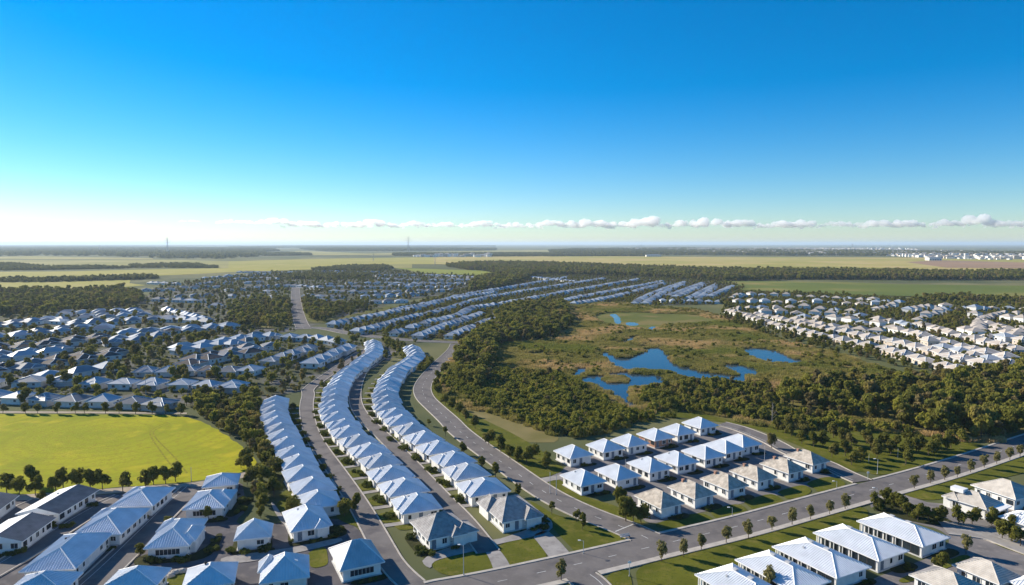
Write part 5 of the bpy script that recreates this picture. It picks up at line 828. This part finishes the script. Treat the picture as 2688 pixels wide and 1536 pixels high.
scatter('suburb_trees', np.concatenate([fill(P['far_wood_left'], 6.5, 21, .6, 1.5, 6, keep=lambda x, y, rs: nz(x, y, .012, 4.) + rs.uniform(-.2, .2, len(x)) > -.28), fill(P['road_wood_left'], 8, 22, .8, 1.3, 6), fill(P['road_wood_right'], 6.5, 23, .7, 1.2, 6), fill(P['belt'], 8.0, 24, 1.1, 1.9, 6, [p for _, c, p in L['fields'] if c == 6], roadgap=3),
                                        fill(P['right_trees'], 6.5, 25, .7, 1.2, 6), fill(P['edge_trees'], 5, 30, .3, .8, 6, keep=lambda x, y, rs: rs.rand(len(x)) < .75, house=.3), fill(P['right_trees_diag'], 6.5, 29, .6, 1.0, 6), fill(P['suburb_ground_left'], 9.5, 26, .45, 1.0, 6, [], keep=lambda x, y, rs: rs.rand(len(x)) < np.where(y < 700, .6, .5), house=1.2),
                                        fill(P['suburb_ground_white'], 6.5, 27, .35, .75, 6, keep=lambda x, y, rs: rs.rand(len(x)) < .55, house=.01), fill(P['suburb_ground_tan'], 8, 28, .4, .8, 6, keep=lambda x, y, rs: rs.rand(len(x)) < .6, house=.8)]), CW, 'garden trees and tree belts scattered through the far suburbs', 'trees')
scatter('suburb_shrubs', np.concatenate([fill(P['suburb_ground_left'], 5, 31, .5, 1.1, 6, [], keep=lambda x, y, rs: (rs.rand(len(x)) < .5) & (y < 560), house=.6), fill(P['suburb_ground_white'], 5, 32, .6, 1.2, 6, keep=lambda x, y, rs: (rs.rand(len(x)) < .6) & (y < 900), house=.2),
                                         fill(P['suburb_ground_tan'], 4.5, 33, .6, 1.3, 6, keep=lambda x, y, rs: rs.rand(len(x)) < .55, house=.4), fill(P['wetland'], 6, 34, .6, 1.0, 6, PW + [FL, FR, MEAD, CLR] + VERGEL, keep=lambda x, y, rs: (x > 150) & (rs.rand(len(x)) < .3))]), CS, 'low garden shrubs filling the yards of the suburbs', 'shrubs')
fw = []
for i, p_ in enumerate(L['farwood']):
    a = np.array(p_); y0 = a[:, 1].mean(); sp = 9 if y0 < 2200 else (16 if y0 < 4500 else 34)
    k = 1.0 if y0 < 2200 else (1.7 if y0 < 4500 else 3.2)
    q = fill(p_, sp, 40 + i, k * .8, k * 1.3, 5, house=False, keep=lambda x, y, rs: nz(x, y, .0035, 2.) + rs.uniform(-.35, .35, len(x)) > -.25); q[:, 5] = np.minimum(q[:, 5], 2.0) * (1 if y0 < 4500 else 1.4); q = q[q[:, 1] < 22000]
    if len(q) > 9000: q = q[np.random.RandomState(i).permutation(len(q))[:9000]]
    fw.append(q)
scatter('far_woods', np.concatenate(fw), CF, 'far dark woods and hedgerows stretching to the blue horizon', 'woods')

# far town
tw = MB()
for ti, p_ in enumerate(L['town']):
    q = fill(p_, 42 if ti == 0 else 26, 70 + ti, 1, 1, 1, house=False, keep=lambda x, y, rs: nz(x, y, .0022, 5.) + rs.uniform(-.3, .3, len(x)) > -.02); q = q[q[:, 1] < 16000]
    q = q[np.argsort(q[:, 1])][:2600]
    for (x, y, *_r) in q:
        r = random.Random(round(x + y)); k = 1 + y / 9000
        w, d, h = r.uniform(9, 20) * k, r.uniform(8, 14) * k, r.choice((4, 5, 6, 8, 11)) * (1 + y / 9000)
        M = Matrix.Translation((x, y, 0)) @ Matrix.Rotation(r.uniform(-.5, .5), 4, 'Z'); tw.box((0, 0, h / 2), (w, d, h), M, 0 if r.random() < .75 else 1, False)
        for f in hip_faces(-w / 2 - .4, w / 2 + .4, -d / 2 - .4, d / 2 + .4, h + .02, 2.2, 'u')[0]: tw.poly([M @ v for v in f], 2 if r.random() < .6 else 3)
tag(tw.build('distant_town', [WALL['white'], WALL['sand'], ROOF['n'], ROOF['t']]), 'far white town strung along the horizon at the right', 'town', kind='stuff')
for lab, (x, y), w, d, h in L['halls']:
    e = empty('hall', (x, y, 1.5)); tag(e, lab, 'hall')
    mb = MB(); mb.box((0, 0, h / 2 - .8), (w, d, h + 1.6)); mb.build('wall', WALL['white'], e)
    mb = MB(); 
    for f in hip_faces(-w / 2 - 1, w / 2 + 1, -d / 2 - 1, d / 2 + 1, h + .05, 3, 'u')[0]: mb.poly(f)
    mb.build('roof', ROOF['g'], e)
    for i in range(int(w / 10)):
        v = link('loading_door', box_mesh('loading_door', (5, .3, 4), DARK), e); v.location = (-w / 2 + 6 + i * 10, -d / 2 - .2, 2.3)

# ---------------------------------------------------------------- poles, lamps, signs, pylons
for lab, x, y, h, kind in L['poles']:
    nm = {'lamp': 'street_lamp', 'pole': 'utility_pole', 'wood': 'power_pole', 'sign': 'sign_post'}[kind]
    e = empty(nm, (x, y, .1)); tag(e, lab, nm.replace('_', ' '), 'poles'); r0 = .055 + .006 * h
    mb = MB(); mb.tube((0, 0, 0), (0, 0, h), r0, r0 * .7, 8); mb.build('post', RUST if kind == 'wood' else STEEL, e)
    mb = MB(); mb.tube((0, 0, 0), (0, 0, .25), r0 * 2.2, r0 * 1.8, 8); mb.build('base', KERB, e)
    if kind == 'lamp':
        mb = MB(); mb.tube((0, 0, h - .1), (-.8, 0, h + .12), .05, .04, 6); mb.build('arm', STEEL, e)
        mb = MB(); mb.box((-.95, 0, h + .1), (.6, .28, .14)); mb.box((-.95, 0, h + .02), (.45, .2, .04)); mb.build('lamp_head', TRIM, e)
    elif kind == 'wood':
        mb = MB(); mb.box((0, 0, h - .6), (2.0, .12, .14)); mb.build('crossarm', RUST, e)
        mb = MB()
        for s in (-.85, -.4, .4, .85): mb.tube((s, 0, h - .53), (s, 0, h - .3), .05, .03, 6)
        mb.build('insulators', TRIM, e)
    elif kind == 'sign':
        mb = MB(); mb.box((0, -.06, h - .35), (.7, .04, .5)); mb.build('sign_panel', TRIM, e)
    else:
        mb = MB(); mb.tube((0, 0, h), (0, 0, h + .12), r0, .02, 8); mb.build('cap', STEEL, e)
for lab, x, y, k in L['pylons']:
    H = 58 * k; wb = 7 * k; t = .28 + .5 * k * (y / 5000)
    e = empty('pylon', (x, y, 0)); tag(e, lab, 'pylon', 'pylons'); mb = MB()
    def lv(z):
        f = z / H; return (wb / 2 * (1 - f / .62 * .72) if f < .62 else wb / 2 * .28 * (1 - (f - .62) / .38 * .6))
    zs = [0, .16, .30, .42, .52, .62, .72, .82, .91, 1.0]
    for a, b in zip(zs, zs[1:]):
        ra, rb = lv(a * H), lv(b * H); Ca = [(-ra, -ra), (ra, -ra), (ra, ra), (-ra, ra)]; Cb = [(-rb, -rb), (rb, -rb), (rb, rb), (-rb, rb)]
        for i in range(4):
            j = (i + 1) % 4
            mb.tube((*Ca[i], a * H), (*Cb[i], b * H), t * .5, t * .5, 4); mb.tube((*Ca[i], a * H), (*Cb[j], b * H), t * .3, t * .3, 4); mb.tube((*Cb[i], b * H), (*Cb[j], b * H), t * .3, t * .3, 4)
    mb.build('tower', STEEL, e)
    for f, l in ((.66, .17), (.78, .21), (.9, .14)):
        a = MB()
        for s in (-1, 1): a.tube((0, 0, f * H), (s * l * H, 0, f * H), t * .45, t * .25, 4); a.tube((0, 0, (f + .04) * H), (s * l * H, 0, f * H), t * .3, t * .25, 4); a.tube((s * l * H * .95, 0, f * H), (s * l * H * .95, 0, f * H - .05 * H), t * .25, t * .2, 4)
        a.build('crossarm', STEEL, e)
# bench on the long lawn, rocks, utility box
e = empty('park_bench', (*L['bench'], .1), rad(20)); tag(e, 'low slatted bench on the long shaded lawn near the road mouth', 'bench')
for i in range(3): v = link('seat_slat', box_mesh('seat_slat', (2.6, .16, .05), STEEL), e); v.location = (0, -.2 + .2 * i, .45)
for i in range(2): v = link('back_slat', box_mesh('back_slat', (2.6, .04, .15), STEEL), e); v.location = (0, .32, .62 + .2 * i)
for sx in (-1.1, 1.1): v = link('leg', box_mesh('leg', (.09, .5, .45), DARK), e); v.location = (sx, 0, .225)
for i, (x, y) in enumerate(L['rocks']):
    mb = MB(); rs = np.random.RandomState(i); r = [(math.cos(a) * rs.uniform(.8, 1.3), math.sin(a) * rs.uniform(.6, 1.0)) for a in np.linspace(0, 6.28, 9)[:-1]]
    lo = [(a, b, -.1) for a, b in r]; mi_ = [(a * .92, b * .92, .35 + .1 * rs.rand()) for a, b in r]; hi = [(a * .5, b * .5, .62 + .12 * rs.rand()) for a, b in r]
    for q0, q1 in ((lo, mi_), (mi_, hi)):
        for j in range(8): mb.poly([q0[j], q0[(j + 1) % 8], q1[(j + 1) % 8], q1[j]])
    mb.poly(hi); o = mb.build('boulder', KERB); o.location = (x, y, .1); tag(o, '%s pale boulder from the left beside the bottom edge lawn' % ordw(i + 1), 'boulder', 'boulders')

# ---------------------------------------------------------------- clouds along the horizon
CLM = bpy.data.materials.new('cloud vapour'); CLM.use_nodes = True
N = CLM.node_tree.nodes; N.remove(N['Principled BSDF']); pv = N.new('ShaderNodeVolumePrincipled')
pv.inputs['Color'].default_value = (1, 1, 1, 1); pv.inputs['Density'].default_value = .006; pv.inputs['Anisotropy'].default_value = .45
CLM.node_tree.links.new(pv.outputs[0], N['Material Output'].inputs['Volume'])
import bmesh
def cloud(x, y, zb, w, h, seed, label):
    r = random.Random(seed); bm = bmesh.new(); n = max(10, int(w / h * 8))
    for i in range(n):
        f = r.uniform(-1, 1); hh = h * (1 - .6 * f * f) * (.45 + .55 * r.random() ** 1.6); rr = max(h * .14, hh * r.uniform(.26, .42))
        M = Matrix.Translation((f * w / 2, r.uniform(-.35, .35) * w * .5, max(rr * .6, hh - rr))) @ Matrix.Diagonal((rr * r.uniform(1.1, 1.8), rr * 1.5, rr, 1))
        bmesh.ops.create_icosphere(bm, subdivisions=2, radius=1, matrix=M)
    for v in bm.verts:
        if v.co.z < 0: v.co.z *= .15
    me = bpy.data.meshes.new('cloud'); bm.to_mesh(me); bm.free(); me.materials.append(CLM)
    o = link('cloud', me); o.location = (x, y, zb); tag(o, label, 'cloud', 'clouds along the horizon')
    rm = o.modifiers.new('union', 'REMESH'); rm.mode = 'VOXEL'; rm.voxel_size = max(18, h / 14); rm.use_smooth_shade = True
    tx = bpy.data.textures.new('cloud_lumps', 'CLOUDS'); tx.noise_scale = h * .22; tx.noise_depth = 3
    dm = o.modifiers.new('lumps', 'DISPLACE'); dm.texture = tx; dm.strength = h * .2; dm.mid_level = .55; dm.texture_coords = 'GLOBAL'
    return o
for i, (x, y, zb, w, h) in enumerate(L['clouds']):
    cloud(x, y, zb, w, h, 900 + i, '%s low white cumulus cloud from the left above the horizon' % ordw(i + 1))

# ---------------------------------------------------------------- haze: thin even air round the whole place
mb = MB(); mb.box((0, 35000, 71), (144000, 74000, 144)); hz = mb.build('haze', [])
HM = bpy.data.materials.new('thin air'); HM.use_nodes = True
N = HM.node_tree.nodes; N.remove(N['Principled BSDF']); pv = N.new('ShaderNodeVolumePrincipled')
pv.inputs['Color'].default_value = (.66, .82, 1.0, 1); pv.inputs['Density'].default_value = HAZE; pv.inputs['Anisotropy'].default_value = .2
HM.node_tree.links.new(pv.outputs[0], N['Material Output'].inputs['Volume'])
hz.data.materials.append(HM); tag(hz, 'thin pale blue haze over the whole plain', 'haze', kind='stuff')
